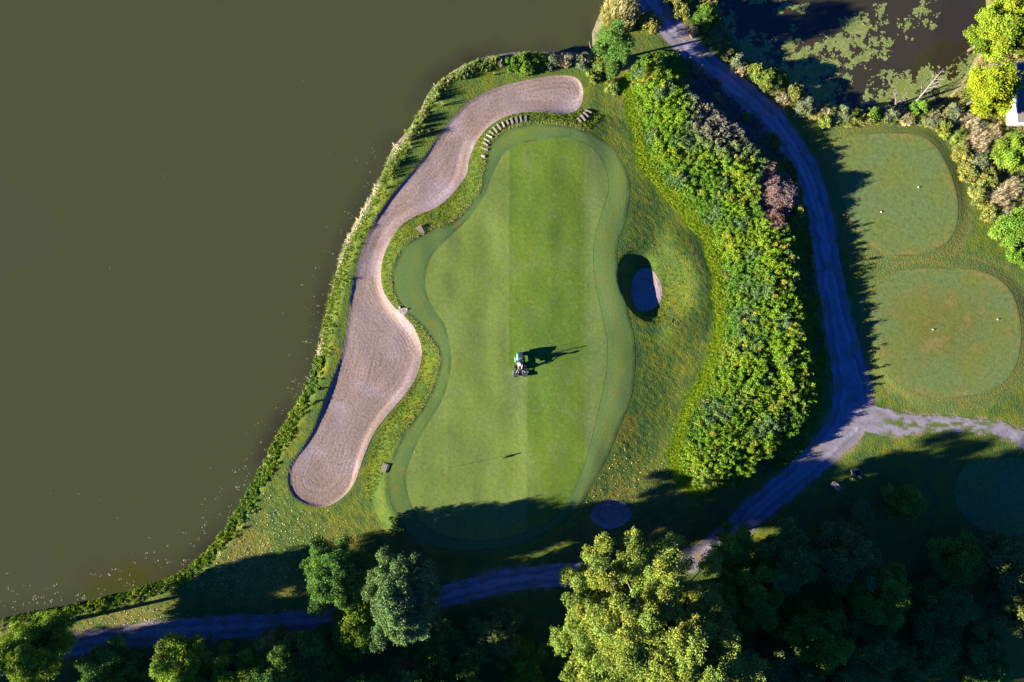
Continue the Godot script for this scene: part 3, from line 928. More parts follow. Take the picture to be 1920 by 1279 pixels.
func trees() -> void:
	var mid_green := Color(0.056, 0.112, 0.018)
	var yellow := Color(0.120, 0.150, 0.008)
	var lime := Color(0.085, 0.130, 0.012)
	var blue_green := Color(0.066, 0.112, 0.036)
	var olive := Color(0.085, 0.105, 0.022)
	tree("leafy_tree", "bushy green tree at the lake corner beside the top of the gravel path", 1152, 78, 7.0, 3.1, mid_green, 11, {aspect = Vector2(0.85, 1.12), deep = 0.42, puffs = 62, puff = 0.62, leaf = "fine"})
	tree("leafy_tree", "large yellow-green tree in the upper right corner over the pond", 1900, 42, 8.5, 4.0, Color(0.094, 0.132, 0.008), 12, {puffs = 70, puff = 0.8})
	tree("leafy_tree", "bright yellow-green tree standing before the house wall", 1866, 168, 7.0, 3.2, Color(0.122, 0.150, 0.006), 13, {puffs = 64, puff = 0.65})
	tree("leafy_tree", "round green tree at the right edge below the house", 1905, 285, 5.0, 2.6, lime, 14)
	tree("leafy_tree", "low green tree at the right edge beside the upper tee", 1908, 425, 4.0, 2.7, Color(0.060, 0.115, 0.012), 15)
	tree("leafy_tree", "bright green tree in the lower left corner by the lake", 45, 1222, 11.0, 4.2, Color(0.100, 0.150, 0.012), 16, {deep = 0.45, puffs = 90, puff = 0.8})
	tree("leafy_tree", "sunlit green tree below the path near the lower left corner", 335, 1250, 10.0, 3.6, Color(0.100, 0.150, 0.012), 17, {puffs = 50, puff = 0.7})
	tree("leafy_tree", "dark tree between the lower lake bank and the blue-green tree", 630, 1085, 7.2, 4.8, mid_green, 18, {deep = 0.45})
	tree("leafy_tree", "blue-green tree with a sunlit left side below the green", 755, 1126, 13.0, 5.0, blue_green, 19, {aspect = Vector2(0.9, 1.15), deep = 0.45, puffs = 130, puff = 0.85})
	tree("leafy_tree", "dark tree at the lower edge left of the blue-green tree", 590, 1235, 6.0, 4.2, mid_green, 20, {deep = 0.45})
	tree("broad_tree", "huge sunlit yellow-green tree with spreading pale branches at the bottom", 1234, 1212, 17.0, 11.6, Color(0.118, 0.148, 0.022), 21, {puffs = 420, limbs = 40, deep = 0.45, wood = "bare", puff = 0.9, dense = 0.9, tilt = 0.34})
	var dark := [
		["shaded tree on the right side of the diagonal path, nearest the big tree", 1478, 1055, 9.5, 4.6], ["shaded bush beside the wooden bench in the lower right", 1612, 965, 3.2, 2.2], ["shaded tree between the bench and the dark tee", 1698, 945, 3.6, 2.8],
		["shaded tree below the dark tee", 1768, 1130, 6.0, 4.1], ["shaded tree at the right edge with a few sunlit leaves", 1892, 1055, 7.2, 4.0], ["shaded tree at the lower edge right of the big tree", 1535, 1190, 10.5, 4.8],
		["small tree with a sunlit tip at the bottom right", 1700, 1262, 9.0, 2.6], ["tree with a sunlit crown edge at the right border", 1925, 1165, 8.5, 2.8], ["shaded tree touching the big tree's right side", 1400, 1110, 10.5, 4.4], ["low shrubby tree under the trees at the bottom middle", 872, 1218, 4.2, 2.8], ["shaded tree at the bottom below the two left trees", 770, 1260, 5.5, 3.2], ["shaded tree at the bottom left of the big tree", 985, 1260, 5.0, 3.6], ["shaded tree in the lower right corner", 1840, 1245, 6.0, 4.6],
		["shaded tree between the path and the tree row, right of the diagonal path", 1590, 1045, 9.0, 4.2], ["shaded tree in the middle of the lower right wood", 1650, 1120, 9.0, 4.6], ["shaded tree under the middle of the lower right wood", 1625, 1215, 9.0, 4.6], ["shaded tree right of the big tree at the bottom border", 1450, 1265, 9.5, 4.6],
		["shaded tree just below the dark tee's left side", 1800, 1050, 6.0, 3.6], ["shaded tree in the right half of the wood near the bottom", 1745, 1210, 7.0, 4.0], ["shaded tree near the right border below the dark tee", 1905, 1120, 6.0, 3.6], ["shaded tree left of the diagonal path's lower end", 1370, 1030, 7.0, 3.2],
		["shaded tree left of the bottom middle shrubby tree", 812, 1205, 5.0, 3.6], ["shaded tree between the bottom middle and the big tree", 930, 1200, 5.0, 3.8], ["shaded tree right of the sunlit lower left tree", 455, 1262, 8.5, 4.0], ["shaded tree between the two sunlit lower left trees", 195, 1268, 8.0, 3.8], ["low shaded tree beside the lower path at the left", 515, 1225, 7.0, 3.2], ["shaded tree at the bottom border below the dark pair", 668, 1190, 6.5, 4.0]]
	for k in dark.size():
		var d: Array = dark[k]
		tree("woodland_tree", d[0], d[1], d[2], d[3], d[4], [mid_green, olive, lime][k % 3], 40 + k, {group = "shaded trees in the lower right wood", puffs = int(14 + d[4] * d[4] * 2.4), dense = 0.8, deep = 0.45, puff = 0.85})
	# trees just beyond the lower and left border: they shade the foreground
	var beyond := []
	for row in [[1285, -440, -110, 10.5], [1350, -420, 600, 11.0], [1440, -420, 900, 12.0], [1330, 420, 1500, 12.5], [1540, -300, 1600, 14.0]]:
		var u: float = row[1]
		while u < row[2]:
			rng.seed = int(u) + 5000
			var v: float = row[0] - (0.2126 * u if row[0] != 1330 else 0.0)
			beyond.append([u, v + rng.randf_range(-15, 25), row[3] + rng.randf_range(-1.5, 1.0), rng.randf_range(4.4, 5.2)])
			u += rng.randf_range(125, 165)
	for k in beyond.size():
		var d: Array = beyond[k]
		tree("woodland_tree", "tree of the wood just outside the lower border", d[0], d[1], d[2], d[3], mid_green, 70 + k, {group = "trees beyond the lower border", dense = 0.6, plan = true, deep = 0.45})
	bare_tree("pale leafless tree leaning over the pond bank, the tallest of three", 1724, 190, 4.2, Vector3(0.7, 0, -2.4), 31)
	bare_tree("grey leafless sapling in the shade left of the tallest bare tree", 1690, 196, 2.4, Vector3(-1.6, 0, -1.2), 32)
	bare_tree("pale leafless tree behind the bright yellow tree", 1826, 168, 4.6, Vector3(-0.2, 0, -1.0), 33)

func shrub(called: String, label: String, u: float, v: float, tall: float, rad: float, col: Color, seeded: int, opt := {}) -> Node3D:
	rng.seed = seeded
	var o := thing(called, at(u, v, tall * 0.6))
	var tf := []
	var cols := PackedColorArray()
	var kind: String = opt.get("leaf", "fine")
	var grassy: bool = kind in ["reed", "plume", "tuft"]
	if grassy:
		for k in int(18 + 60 * rad * rad):
			var t := rng.randf() * TAU
			var q := rad * sqrt(rng.randf()) * 0.85
			var p := Vector3(cos(t) * q, 0, sin(t) * q)
			p.y = gh(o.position.x + p.x, o.position.z + p.z) - o.position.y - 0.05
			var hh := tall * rng.randf_range(0.6, 1.05) * (1.0 - 0.45 * pow(q / rad, 2.0))
			tf.append(Transform3D(Basis(Vector3.UP, rng.randf() * TAU).scaled(Vector3(hh * 0.8, hh, hh * 0.8)), p))
			cols.append(jitter(col, 0.25))
		copies("stalks", leafs[kind], M.blade, tf, cols, o).set_meta("kind", "stuff")
	else:
		for k in int(6 + 10 * rad * rad):
			var t := rng.randf() * TAU
			var q := sqrt(rng.randf())
			var pr := rad * rng.randf_range(0.18, 0.34)
			var p := Vector3(cos(t) * q * (rad - pr * 0.7), tall * (1.0 - 0.55 * q * q) - pr * 0.7, sin(t) * q * (rad - pr * 0.7))
			p.y = maxf(p.y * rng.randf_range(0.6, 1.0), pr * 0.5)
			puff(p, pr, int(7 + 60 * pr * pr), opt.get("size", 0.8), jitter(col, 0.3) / 1.8, tf, cols)
		copies("foliage", leafs[kind], M.leaf, tf, cols, o).set_meta("kind", "stuff")
		for k in 3:
			var s := Shape.new()
			var t := TAU * k / 3.0 + rng.randf()
			var tip := Vector3(cos(t) * rad * 0.45, tall * 0.75, sin(t) * rad * 0.45)
			s.tube([Vector3(0, -0.2, 0), tip * 0.5 + Vector3(0, 0.1, 0), tip], [0.035, 0.025, 0.01], 5)
			part("stem", s.mesh(), M.bark, o)
	tag(o, label, opt.get("category", "shrub"), opt.get("group", ""))
	return o

func shrubs() -> void:
	var ordinal := ["first", "second", "third", "fourth", "fifth", "sixth", "seventh", "eighth", "ninth", "tenth", "eleventh", "twelfth", "thirteenth", "fourteenth", "fifteenth", "sixteenth", "seventeenth", "eighteenth", "nineteenth", "twentieth"]
	var straw := Color(0.36, 0.30, 0.18)
	var bright := Color(0.105, 0.150, 0.014)
	var fresh := Color(0.065, 0.115, 0.016)
	var greyish := Color(0.105, 0.120, 0.060)
	var brown := Color(0.120, 0.072, 0.055)
	# in and beside the thicket
	shrub("shrub", "upper reddish-brown withered shrub in the thicket beside the path", 1430, 322, 1.9, 1.6, brown, 201)
	shrub("shrub", "largest purplish-brown withered shrub in the thicket beside the path", 1458, 362, 2.5, 2.4, Color(0.130, 0.088, 0.080), 202)
	shrub("shrub", "lower brown withered shrub in the thicket beside the path", 1448, 410, 2.0, 1.8, brown, 203)
	shrub("shrub", "spiky bright green sapling right of the brown shrubs", 1492, 398, 2.0, 0.9, Color(0.11, 0.17, 0.03), 204, {leaf = "tree"})
	shrub("shrub", "small bright green bush with bare twigs at the path's bend", 1452, 263, 1.6, 0.9, bright, 205)
	shrub("shrub", "round yellow-green bush amid grey weeds of the upper thicket", 1342, 188, 1.3, 0.85, Color(0.14, 0.14, 0.05), 206)
	shrub("shrub", "tiny bright bush at the path edge above the bend", 1402, 217, 1.0, 0.5, bright, 207)
	shrub("shrub", "tan dry weed clump at the top of the thicket by the path", 1312, 130, 1.4, 0.9, straw * 0.7, 208, {leaf = "plume"})
	shrub("shrub", "tan dry weed clump below the top one along the path", 1345, 155, 1.2, 0.8, straw * 0.6, 209, {leaf = "plume"})
	shrub("shrub", "sunlit light green sapling on the dark right side of the thicket", 1488, 618, 1.9, 1.0, Color(0.10, 0.13, 0.025), 210, {leaf = "tree"})
	shrub("shrub", "yellow-green bush at the lower right of the thicket", 1500, 770, 1.7, 0.9, bright, 211)
	shrub("shrub", "green bush at the thicket's right rim above the fork", 1525, 775, 1.2, 0.5, bright, 212)
	# between path and pond, counted downwards along the path from the top border
	var along := [[1262, -4, 1.6, 1.4, 2], [1280, 18, 1.2, 1.0, 2], [1326, 28, 2.2, 1.5, 0], [1300, 55, 1.0, 0.8, 3], [1338, 78, 1.2, 0.9, 1], [1362, 98, 1.1, 0.9, 2], [1385, 112, 1.2, 0.9, 4], [1392, 130, 1.0, 0.8, 3], [1425, 132, 1.7, 1.2, 1], [1446, 148, 1.9, 1.4, 1], [1466, 142, 1.8, 1.1, 0], [1494, 168, 1.8, 1.15, 2], [1470, 184, 1.0, 0.9, 3], [1512, 196, 1.2, 1.2, 4], [1532, 190, 1.0, 1.1, 3], [1556, 212, 1.1, 1.2, 3], [1550, 226, 0.9, 0.9, 1], [1585, 212, 1.2, 1.2, 4], [1606, 216, 1.1, 1.1, 1], [1640, 212, 1.4, 0.9, 0]]
	var words := ["bright green bush", "leafy yellow-green bush", "yellowish bush", "dry tan weed clump", "grey-green weed clump"]
	var tone := [Color(0.070, 0.130, 0.014), Color(0.115, 0.145, 0.025), Color(0.135, 0.140, 0.032), straw * 0.8, greyish]
	for k in along.size():
		var a: Array = along[k]
		shrub("shrub", words[a[4]] + ", %s plant down the bank between path and pond" % ordinal[k], a[0], a[1], a[2], a[3], tone[a[4]], 220 + k, {leaf = "plume" if a[4] == 3 else ("fine" if a[4] == 4 else "weed"), group = "plants on the bank between path and pond"})
	# above the upper tee
	var above := [[1672, 216, 1.2, 1.2, 4], [1705, 218, 1.1, 1.1, 3], [1734, 200, 2.0, 1.0, 0], [1752, 224, 1.2, 1.2, 4], [1772, 238, 1.3, 1.2, 1], [1790, 214, 1.4, 1.3, 4], [1800, 250, 1.2, 1.1, 1]]
	for k in above.size():
		var a: Array = above[k]
		shrub("shrub", words[a[4]] + ", %s from the left along the top of the upper tee" % ordinal[k], a[0], a[1], a[2], a[3], tone[a[4]], 250 + k, {leaf = "plume" if a[4] == 3 else ("fine" if a[4] == 4 else "weed"), group = "plants along the top of the upper tee"})
	# right of the upper tee
	var beside := [[1822, 232, 1.6, 1.7, 3], [1836, 262, 1.6, 1.8, 3], [1862, 250, 1.5, 1.3, 3], [1812, 285, 1.3, 1.3, 2], [1840, 300, 1.4, 1.4, 4], [1822, 325, 1.2, 1.3, 2], [1856, 335, 1.4, 1.5, 2], [1842, 365, 1.2, 1.4, 2], [1878, 365, 1.5, 1.5, 3], [1902, 350, 1.5, 1.4, 3], [1860, 398, 1.1, 1.2, 2], [1886, 392, 1.2, 1.2, 3], [1880, 430, 1.2, 1.3, 1], [1895, 462, 1.2, 1.4, 0], [1918, 480, 1.2, 1.4, 0]]
	for k in beside.size():
		var a: Array = beside[k]
		shrub("shrub", words[a[4]] + ", %s plant down the border right of the upper tee" % ordinal[k], a[0], a[1], a[2], a[3], tone[a[4]], 270 + k, {leaf = "plume" if a[4] == 3 else ("fine" if a[4] == 4 else "weed"), group = "plants right of the upper tee"})
	# by the lake corner at the top
	shrub("reed_clump", "tall pale reed clump at the top border between lake and path", 1166, 14, 2.8, 2.3, Color(0.26, 0.24, 0.10), 300, {leaf = "plume", category = "reeds"})
	shrub("shrub", "yellow-green weed clump left of the path at the top", 1222, 36, 1.2, 1.3, Color(0.15, 0.15, 0.03), 301)
	var shore := [[1128, 122, 1.3, 1.1, 1], [1092, 112, 1.2, 1.0, 4], [1060, 110, 1.5, 0.9, 3], [1036, 116, 1.2, 0.9, 4], [1012, 112, 1.2, 1.0, 0], [988, 116, 1.7, 1.4, 0], [962, 120, 1.2, 1.0, 0], [1112, 140, 0.9, 0.8, 1], [1150, 160, 0.8, 1.0, 1]]
	for k in shore.size():
		var a: Array = shore[k]
		shrub("shrub", words[a[4]] + ", %s plant from the right on the lake bank above the bunker" % ordinal[k], a[0], a[1], a[2], a[3], tone[a[4]], 310 + k, {leaf = "plume" if a[4] == 3 else ("fine" if a[4] == 4 else "weed"), group = "plants on the lake bank above the bunker"})

# ==================================================================== what nobody could count
func stuff() -> void:
	rng.seed = 500
	# the thicket: weeds shoulder to shoulder
	var tf := []
	var cols := PackedColorArray()
	var lo := P(1180, 90)
	var hi := P(1560, 915)
	var n := 0
	while n < 5200:
		var p := Vector2(rng.randf_range(lo.x, hi.x), rng.randf_range(lo.y, hi.y))
		var d := sample(sd.thicket, p.x, p.y)
		if d > -0.15: continue
		n += 1
		var u := p.x / S + 960.0
		var v := p.y / S + 639.5
		if Vector2((u - 1450.0) / 42.0, (v - 365.0) / 66.0).length() < 1.0: continue
		var a := n1.get_noise_2d(p.x * 3.0, p.y * 3.0 + 80.0)
		var right: float = sample(sd.path, p.x, p.y)
		var withered := sstep(1270.0, 1310.0, u) * sstep(330.0, 250.0, v) * sstep(8.0, 5.0, right)
		var r := rng.randf_range(0.22, 0.52)
		var tall := rng.randf_range(0.55, 1.0) * sstep(0.0, 1.6, -d) + 0.2
		tall *= lerpf(0.3, 1.15, sstep(1.0, 3.6, right)) + a * 0.35
		if right > 2.8 and right < 6.5:
			tall *= 1.45
			if v > 225.0 and rng.randf() < (0.4 if v < 500.0 else 0.12): tall = rng.randf_range(1.5, 2.3)
		var c := mixc(Color(0.054, 0.115, 0.012), Color(0.092, 0.160, 0.008), 0.4 + a * 1.4)
		c = mixc(c, Color(0.060, 0.105, 0.032), sstep(0.1, 0.4, n2.get_noise_2d(p.x * 0.7, p.y * 0.7)))
		c = mixc(c, Color(0.115, 0.165, 0.010), sstep(0.0, 0.3, n1.get_noise_2d(p.x * 4.0 + 40.0, p.y * 4.0)) * 0.7)
		if rng.randf() < 0.05: c = Color(0.16, 0.155, 0.02)
		c = mixc(c, Color(0.115, 0.100, 0.080), withered * 0.9)
		var y := gh(p.x, p.y)
		for k in int(9 + 42 * r * r * (1.0 - 0.6 * withered)):
			var t := rng.randf() * TAU
			var q := sqrt(rng.randf())
			var e := Vector3(p.x + cos(t) * q * r, y + maxf(tall * (1.0 - 0.6 * q * q) * pow(rng.randf(), 0.3), 0.08), p.y + sin(t) * q * r)
			tf.append(Transform3D(turned(rng.randf_range(0.5, 0.95)), e))
			cols.append(jitter(c, 0.28))
	tag(copies("thicket", leafs.weed, M.leaf, tf, cols, self), "dense band of leafy green weeds between the green and the cart path", "thicket", "", "stuff")
	# tall yellow-green grass along the thicket's foot
	tf = []; cols = PackedColorArray()
	n = 0
	while n < 14000:
		var p := Vector2(rng.randf_range(lo.x - 1.0, hi.x - 9.0), rng.randf_range(lo.y + 3.0, hi.y + 0.5))
		var d := sample(sd.thicket, p.x, p.y)
		if absf(d - 0.25) > 0.8 + n2.get_noise_2d(p.x, p.y) * 0.5 or sample(sd.path, p.x, p.y) < 4.0: n += 1 if rng.randf() < 0.02 else 0
		else:
			n += 1
			var hh := rng.randf_range(0.25, 0.5)
			tf.append(Transform3D(Basis(Vector3.UP, rng.randf() * TAU).scaled(Vector3(hh, hh, hh)), Vector3(p.x, gh(p.x, p.y) - 0.02, p.y)))
			cols.append(jitter(Color(0.120, 0.170, 0.006), 0.2))
	tag(copies("tall_grass", leafs.tuft, M.blade, tf, cols, self), "bright yellow-green uncut grass along the foot of the thicket", "grass", "", "stuff")
	# grass on the bank between bunker and green, round the pot bunker and at the tees' borders
	tf = []; cols = PackedColorArray()
	for k in 120000:
		var p := Vector2(rng.randf_range(-26.0, 26.0), rng.randf_range(-31.0, 21.0))
		var db := sample(sd.bunker, p.x, p.y)
		var dc := sample(sd.collar, p.x, p.y)
		var dr := sample(sd.rim, p.x, p.y)
		var ds := sample(sd.pot, p.x, p.y)
		var bank := db > 0.02 and db < 2.6 and dc > 0.04 and dc < 2.4
		var bowl := dr < -0.2 and ds > 0.02 and p.x > 15.6 and p.x < 20.5
		if not bank and not bowl: continue
		if rng.randf() < (0.7 if bowl else 0.2): continue
		var hh := rng.randf_range(0.09, 0.18)
		tf.append(Transform3D(Basis(Vector3.UP, rng.randf() * TAU).scaled(Vector3(hh * 1.2, hh, hh * 1.2)), Vector3(p.x, gh(p.x, p.y) - 0.01, p.y)))
		var c := mixc(Color(0.085, 0.130, 0.012), Color(0.145, 0.160, 0.014), 0.4 + n2.get_noise_2d(p.x, p.y) * 1.3)
		if bank: c = mixc(Color(0.105, 0.150, 0.010).lerp(c, 0.5), Color(0.27, 0.23, 0.09), sstep(0.65, 0.2, dc) * rng.randf())
		if bowl: c = mixc(c, Color(0.19, 0.17, 0.05), sstep(0.15, 0.5, n2.get_noise_2d(p.x * 1.4, p.y * 1.4 + 5.0)) * 0.8)
		cols.append(jitter(c, 0.22))
	tag(copies("bank_grass", leafs.tuft, M.blade, tf, cols, self), "shaggy grass on the bunker banks and round the pot bunker", "grass", "", "stuff")
	# the lake's edge: hedge of weeds below, straw and grass in the middle, reeds above
	var line := smooth([[-40, 1172], [60, 1158], [140, 1145], [220, 1126], [300, 1101], [366, 1068], [414, 1020], [450, 970], [482, 918], [512, 862], [548, 796], [585, 728], [606, 660], [616, 606], [632, 548], [648, 488], [668, 438], [698, 386], [730, 328], [752, 284], [780, 246], [806, 202], [826, 170], [858, 145], [896, 128], [940, 118]], -0.4, false, 12)
	var weeds := []
	var weed_cols := PackedColorArray()
	var reeds := []
	var reed_cols := PackedColorArray()
	var straws := []
	var straw_cols := PackedColorArray()
	for i in line.size() - 1:
		var f := float(i) / line.size()
		var seg := line[i + 1] - line[i]
		var side := Vector2(-seg.y, seg.x).normalized()
		var gap := n1.get_noise_2d(i * 0.7, 5.0)
		for k in int(seg.length() * 34.0):
			var off := rng.randfn() * 0.46 - 0.30
			var p := line[i] + seg * rng.randf() + side * off
			var y := gh(p.x, p.y)
			if y < WATER - 0.05: continue
			var b := n2.get_noise_2d(p.x * 0.8, p.y * 0.8)
			if f < 0.47 or (f > 0.78 and rng.randf() < 0.25):
				var hh := rng.randf() * maxf(0.12, 0.42 + b * 0.5 - absf(off + 0.3) * 0.3)
				for q in 2:
					weeds.append(Transform3D(turned(rng.randf_range(0.6, 1.0)), Vector3(p.x, y + hh * rng.randf_range(0.4, 1.0), p.y)))
					weed_cols.append(jitter(mixc(Color(0.062, 0.115, 0.012), Color(0.125, 0.165, 0.010), 0.5 + b), 0.25))
			elif f < 0.76:
				var hh := rng.randf_range(0.2, 0.5)
				var white := sstep(-0.35, 0.15, gap) * sstep(0.0, -0.55, off)
				straws.append(Transform3D(Basis(Vector3.UP, rng.randf() * TAU).scaled(Vector3(hh, hh, hh)), Vector3(p.x, y, p.y)))
				straw_cols.append(jitter(mixc(Color(0.120, 0.165, 0.014), Color(0.46, 0.42, 0.30), white), 0.2))
			if f > 0.70 and (k % 2 == 0):
				p += side * 0.25
				var hh := rng.randf_range(0.7, 1.5) * (0.75 + b * 0.7)
				reeds.append(Transform3D(Basis(Vector3.UP, rng.randf() * TAU).scaled(Vector3(hh * 0.7, hh, hh * 0.7)), Vector3(p.x, gh(p.x, p.y) - 0.05, p.y)))
				reed_cols.append(jitter(mixc(Color(0.13, 0.165, 0.055), Color(0.25, 0.23, 0.13), sstep(0.1, 0.4, n2.get_noise_2d(p.x * 0.6, p.y * 0.6))), 0.22))
	tag(copies("bank_weeds", leafs.weed, M.leaf, weeds, weed_cols, self), "bright green weed hedge along the lower lake shore", "weeds", "", "stuff")
	tag(copies("shore_grass", leafs.tuft, M.blade, straws, straw_cols, self), "bleached and green grass along the lake shore beside the bunker", "grass", "", "stuff")
	tag(copies("lake_reeds", leafs.plume, M.blade, reeds, reed_cols, self), "fluffy pale green reeds along the upper lake shore", "reeds", "", "stuff")
	# low weeds on the bank between path and pond, and round the tees' outer borders
	tf = []; cols = PackedColorArray()
	for k in 60000:
		var p := Vector2(rng.randf_range(18.0, 58.0), rng.randf_range(-39.0, -8.0))
		var dq := sample(sd.pond, p.x, p.y)
		var tee := sample(sd.tee_upper, p.x, p.y)
		var dp := sample(sd.path, p.x, p.y)
		var by_pond := dq > 0.05 and dq < 2.4 and dp > 0.4 and p.x > 17.0 and tee > 1.0
		var by_tee := tee > 2.1 and p.x > 47.0 and p.x - 47.0 > (p.y + 22.0) * 0.78 + 1.0 and p.y < -9.0 and dq > 0.1
		if not by_pond and not by_tee: continue
		var hh := rng.randf_range(0.05, 0.45 + 0.9 * maxf(0.0, n3.get_noise_2d(p.x * 0.5, p.y * 0.5)))
		tf.append(Transform3D(turned(rng.randf_range(0.5, 0.9)), Vector3(p.x, gh(p.x, p.y) + hh, p.y)))
		var b := n2.get_noise_2d(p.x, p.y)
		cols.append(jitter(mixc(Color(0.090, 0.115, 0.022), Color(0.19, 0.16, 0.06), 0.4 + b * 1.5), 0.3))
	tag(copies("low_weeds", leafs.fine, M.leaf, tf, cols, self), "low tangled weeds on the pond bank and right of the upper tee", "weeds", "", "stuff")
	# pale fallen leaves on the rough, and leaves and scum adrift by the shore
	var chip := Shape.new()
	chip.tri(Vector3(-0.5, 0, 0), Vector3(0.1, 0.12, -0.4), Vector3(0.5, 0.02, 0.05))
	chip.tri(Vector3(-0.5, 0, 0), Vector3(0.5, 0.02, 0.05), Vector3(-0.05, 0.1, 0.42))
	for t in 6: chip.c.append(Color.WHITE)
	var chip_mesh := chip.mesh()
	tf = []; cols = PackedColorArray()
	for q in [[470, 1010, 75, 60, 900], [260, 1165, 70, 14, 300], [560, 985, 60, 30, 160], [1200, 905, 75, 45, 330], [1200, 985, 80, 45, 170], [1560, 905, 60, 40, 40], [420, 1080, 60, 30, 220]]:
		for k in q[4]:
			var p := P(q[0] + rng.randfn() * q[2], q[1] + rng.randfn() * q[3])
			if minf(minf(sample(sd.bunker, p.x, p.y), sample(sd.collar, p.x, p.y)), minf(sample(sd.lake, p.x, p.y), sample(sd.small, p.x, p.y))) < 0.2: continue
			tf.append(Transform3D(Basis(Vector3(rng.randfn() * 0.3, 1, rng.randfn() * 0.3).normalized(), rng.randf() * TAU).scaled(Vector3.ONE * rng.randf_range(0.07, 0.16)), Vector3(p.x, gh(p.x, p.y) + 0.03, p.y)))
			cols.append(jitter(Color(0.20, 0.17, 0.085), 0.35))
	tag(copies("fallen_leaves", chip_mesh, M.chip, tf, cols, self), "pale fallen leaves scattered over the rough below the green", "leaves", "", "stuff")
	tf = []; cols = PackedColorArray()
	var shore := smooth([[0, 1160], [60, 1146], [140, 1130], [220, 1110], [300, 1085], [360, 1052], [405, 1006], [440, 956], [470, 905], [500, 850], [535, 785], [570, 720], [594, 655], [602, 600], [615, 545], [632, 480], [652, 430], [684, 375], [714, 315], [734, 270]], WATER, false, 8)
	for i in shore.size() - 1:
		var seg := shore[i + 1] - shore[i]
		var side := Vector2(seg.y, -seg.x).normalized()
		var f := float(i) / shore.size()
		var much := lerpf(9.0, 3.0, f)
		for k in int(seg.length() * much * 1.4):
			var off := 0.1 + absf(rng.randfn()) * lerpf(1.7, 0.8, f) + (1.0 if rng.randf() < 0.25 else 0.0)
			var p := shore[i] + seg * rng.randf() - side * off * -1.0
			if n2.get_noise_2d(p.x * 1.3, p.y * 1.3) < 0.08: continue
			var g := 1 + rng.randi() % 3
			for e in g:
				var w := p + Vector2(rng.randfn(), rng.randfn()) * 0.14
				if sample(sd.lake, w.x, w.y) > -0.1: continue
				tf.append(Transform3D(Basis(Vector3.UP, rng.randf() * TAU).scaled(Vector3(1, 0.25, 1) * rng.randf_range(0.05, 0.2) * rng.randf_range(0.6, 1.3)), Vector3(w.x, WATER + 0.012, w.y)))
				cols.append(jitter(mixc(Color(0.060, 0.066, 0.024), Color(0.115, 0.115, 0.085), pow(rng.randf(), 2.0) * (1.0 - f)), 0.35))
	for k in 26:
		var w := P(rng.randf_range(0, 620), rng.randf_range(0, 1100), WATER)
		if sample(sd.lake, w.x, w.y) > -1.0: continue
		tf.append(Transform3D(Basis(Vector3.UP, rng.randf() * TAU).scaled(Vector3(1, 0.25, 1) * rng.randf_range(0.08, 0.16)), Vector3(w.x, WATER + 0.012, w.y)))
		cols.append(Color(0.13, 0.13, 0.08))
	tag(copies("floating_leaves", chip_mesh, M.chip, tf, cols, self), "leaves and scum adrift on the lake along the shore", "leaves", "", "stuff")

# ==================================================================== things
func house() -> void:
	var y := 2.6
	var a := P(1913, 122, y)
	var b := P(1913, 226, y)
	var o := thing("house", Vector3(b.x, gh(b.x, b.y), b.y))
	var deep := b.y - a.y
	var wide := 9.0
	var st := Shape.new()
	st.box(Vector3(0.12, y * 0.5, -deep * 0.5), Vector3(0.2, y, deep - 0.4))
	part("wall", st.mesh(), M.white, o)
	for z in [-0.2, -deep + 0.2]:
		st = Shape.new()
		st.box(Vector3(wide * 0.5 + 0.12, y * 0.5, z), Vector3(wide - 0.2, y - 0.01, 0.2))
		part("wall", st.mesh(), M.white, o)
	st = Shape.new()
	st.box(Vector3(wide + 0.12, y * 0.5, -deep * 0.5), Vector3(0.2, y, deep - 0.4))
	part("wall", st.mesh(), M.white, o)
	var rise := 1.1
	var w2 := wide * 0.5
	for s in [-1.0, 1.0]:
		st = Shape.new()
		var eave_x: float = w2 + s * (w2 + 0.35)
		for lift in [0.0]:
			var p0 := Vector3(eave_x, y + 0.03, 0.25)
			var p1 := Vector3(eave_x, y + 0.03, -deep - 0.25)
			var r0 := Vector3(w2, y + 0.03 + rise, 0.25)
			var r1 := Vector3(w2, y + 0.03 + rise, -deep - 0.25)
			var t := Vector3(0, 0.12, 0)
			st.loft([[p0, r0, r0 + t, p0 + t], [p1, r1, r1 + t, p1 + t]])
		part("roof_slope", st.mesh(), M.shingle, o)
	st = Shape.new()
	st.box(Vector3(-0.42, y + 0.08, -deep * 0.5), Vector3(0.09, 0.12, deep + 0.5), Basis(), 0.02)
	part("gutter", st.mesh(), M.white, o)
	for z in [0.30, -deep - 0.30]:
		for s in [-1.0, 1.0]:
			st = Shape.new()
			var from := Vector3(w2 + s * (w2 + 0.35), y + 0.06, z)
			var to := Vector3(w2, y + 0.06 + rise, z)
			st.tube([from, to], [0.05, 0.05], 4)
			part("barge_board", st.mesh(), M.white, o)
	tag(o, "house with grey shingle roof and white walls, cut by the right border", "house")

func wheel(o: Node3D, mid: Vector3, r: float, w: float) -> void:
	var side := Basis(Vector3.FORWARD, PI / 2)
	var wh := Node3D.new()
	wh.name = "wheel"
	o.add_child(wh, true)
	wh.position = mid
	var s := Shape.new()
	s.lathe(Vector3.ZERO, [Vector2(r * 0.55, -w * 0.5), Vector2(r * 0.9, -w * 0.5), Vector2(r, -w * 0.3), Vector2(r, w * 0.3), Vector2(r * 0.9, w * 0.5), Vector2(r * 0.55, w * 0.5), Vector2(r * 0.55, -w * 0.5)], 18, side)
	part("tyre", s.mesh(), M.tyre, wh)
	s = Shape.new()
	s.lathe(Vector3.ZERO, [Vector2(0, -w * 0.36), Vector2(r * 0.54, -w * 0.36), Vector2(r * 0.54, w * 0.36), Vector2(0, w * 0.36)], 14, side)
	part("rim", s.mesh(), M.rim, wh)

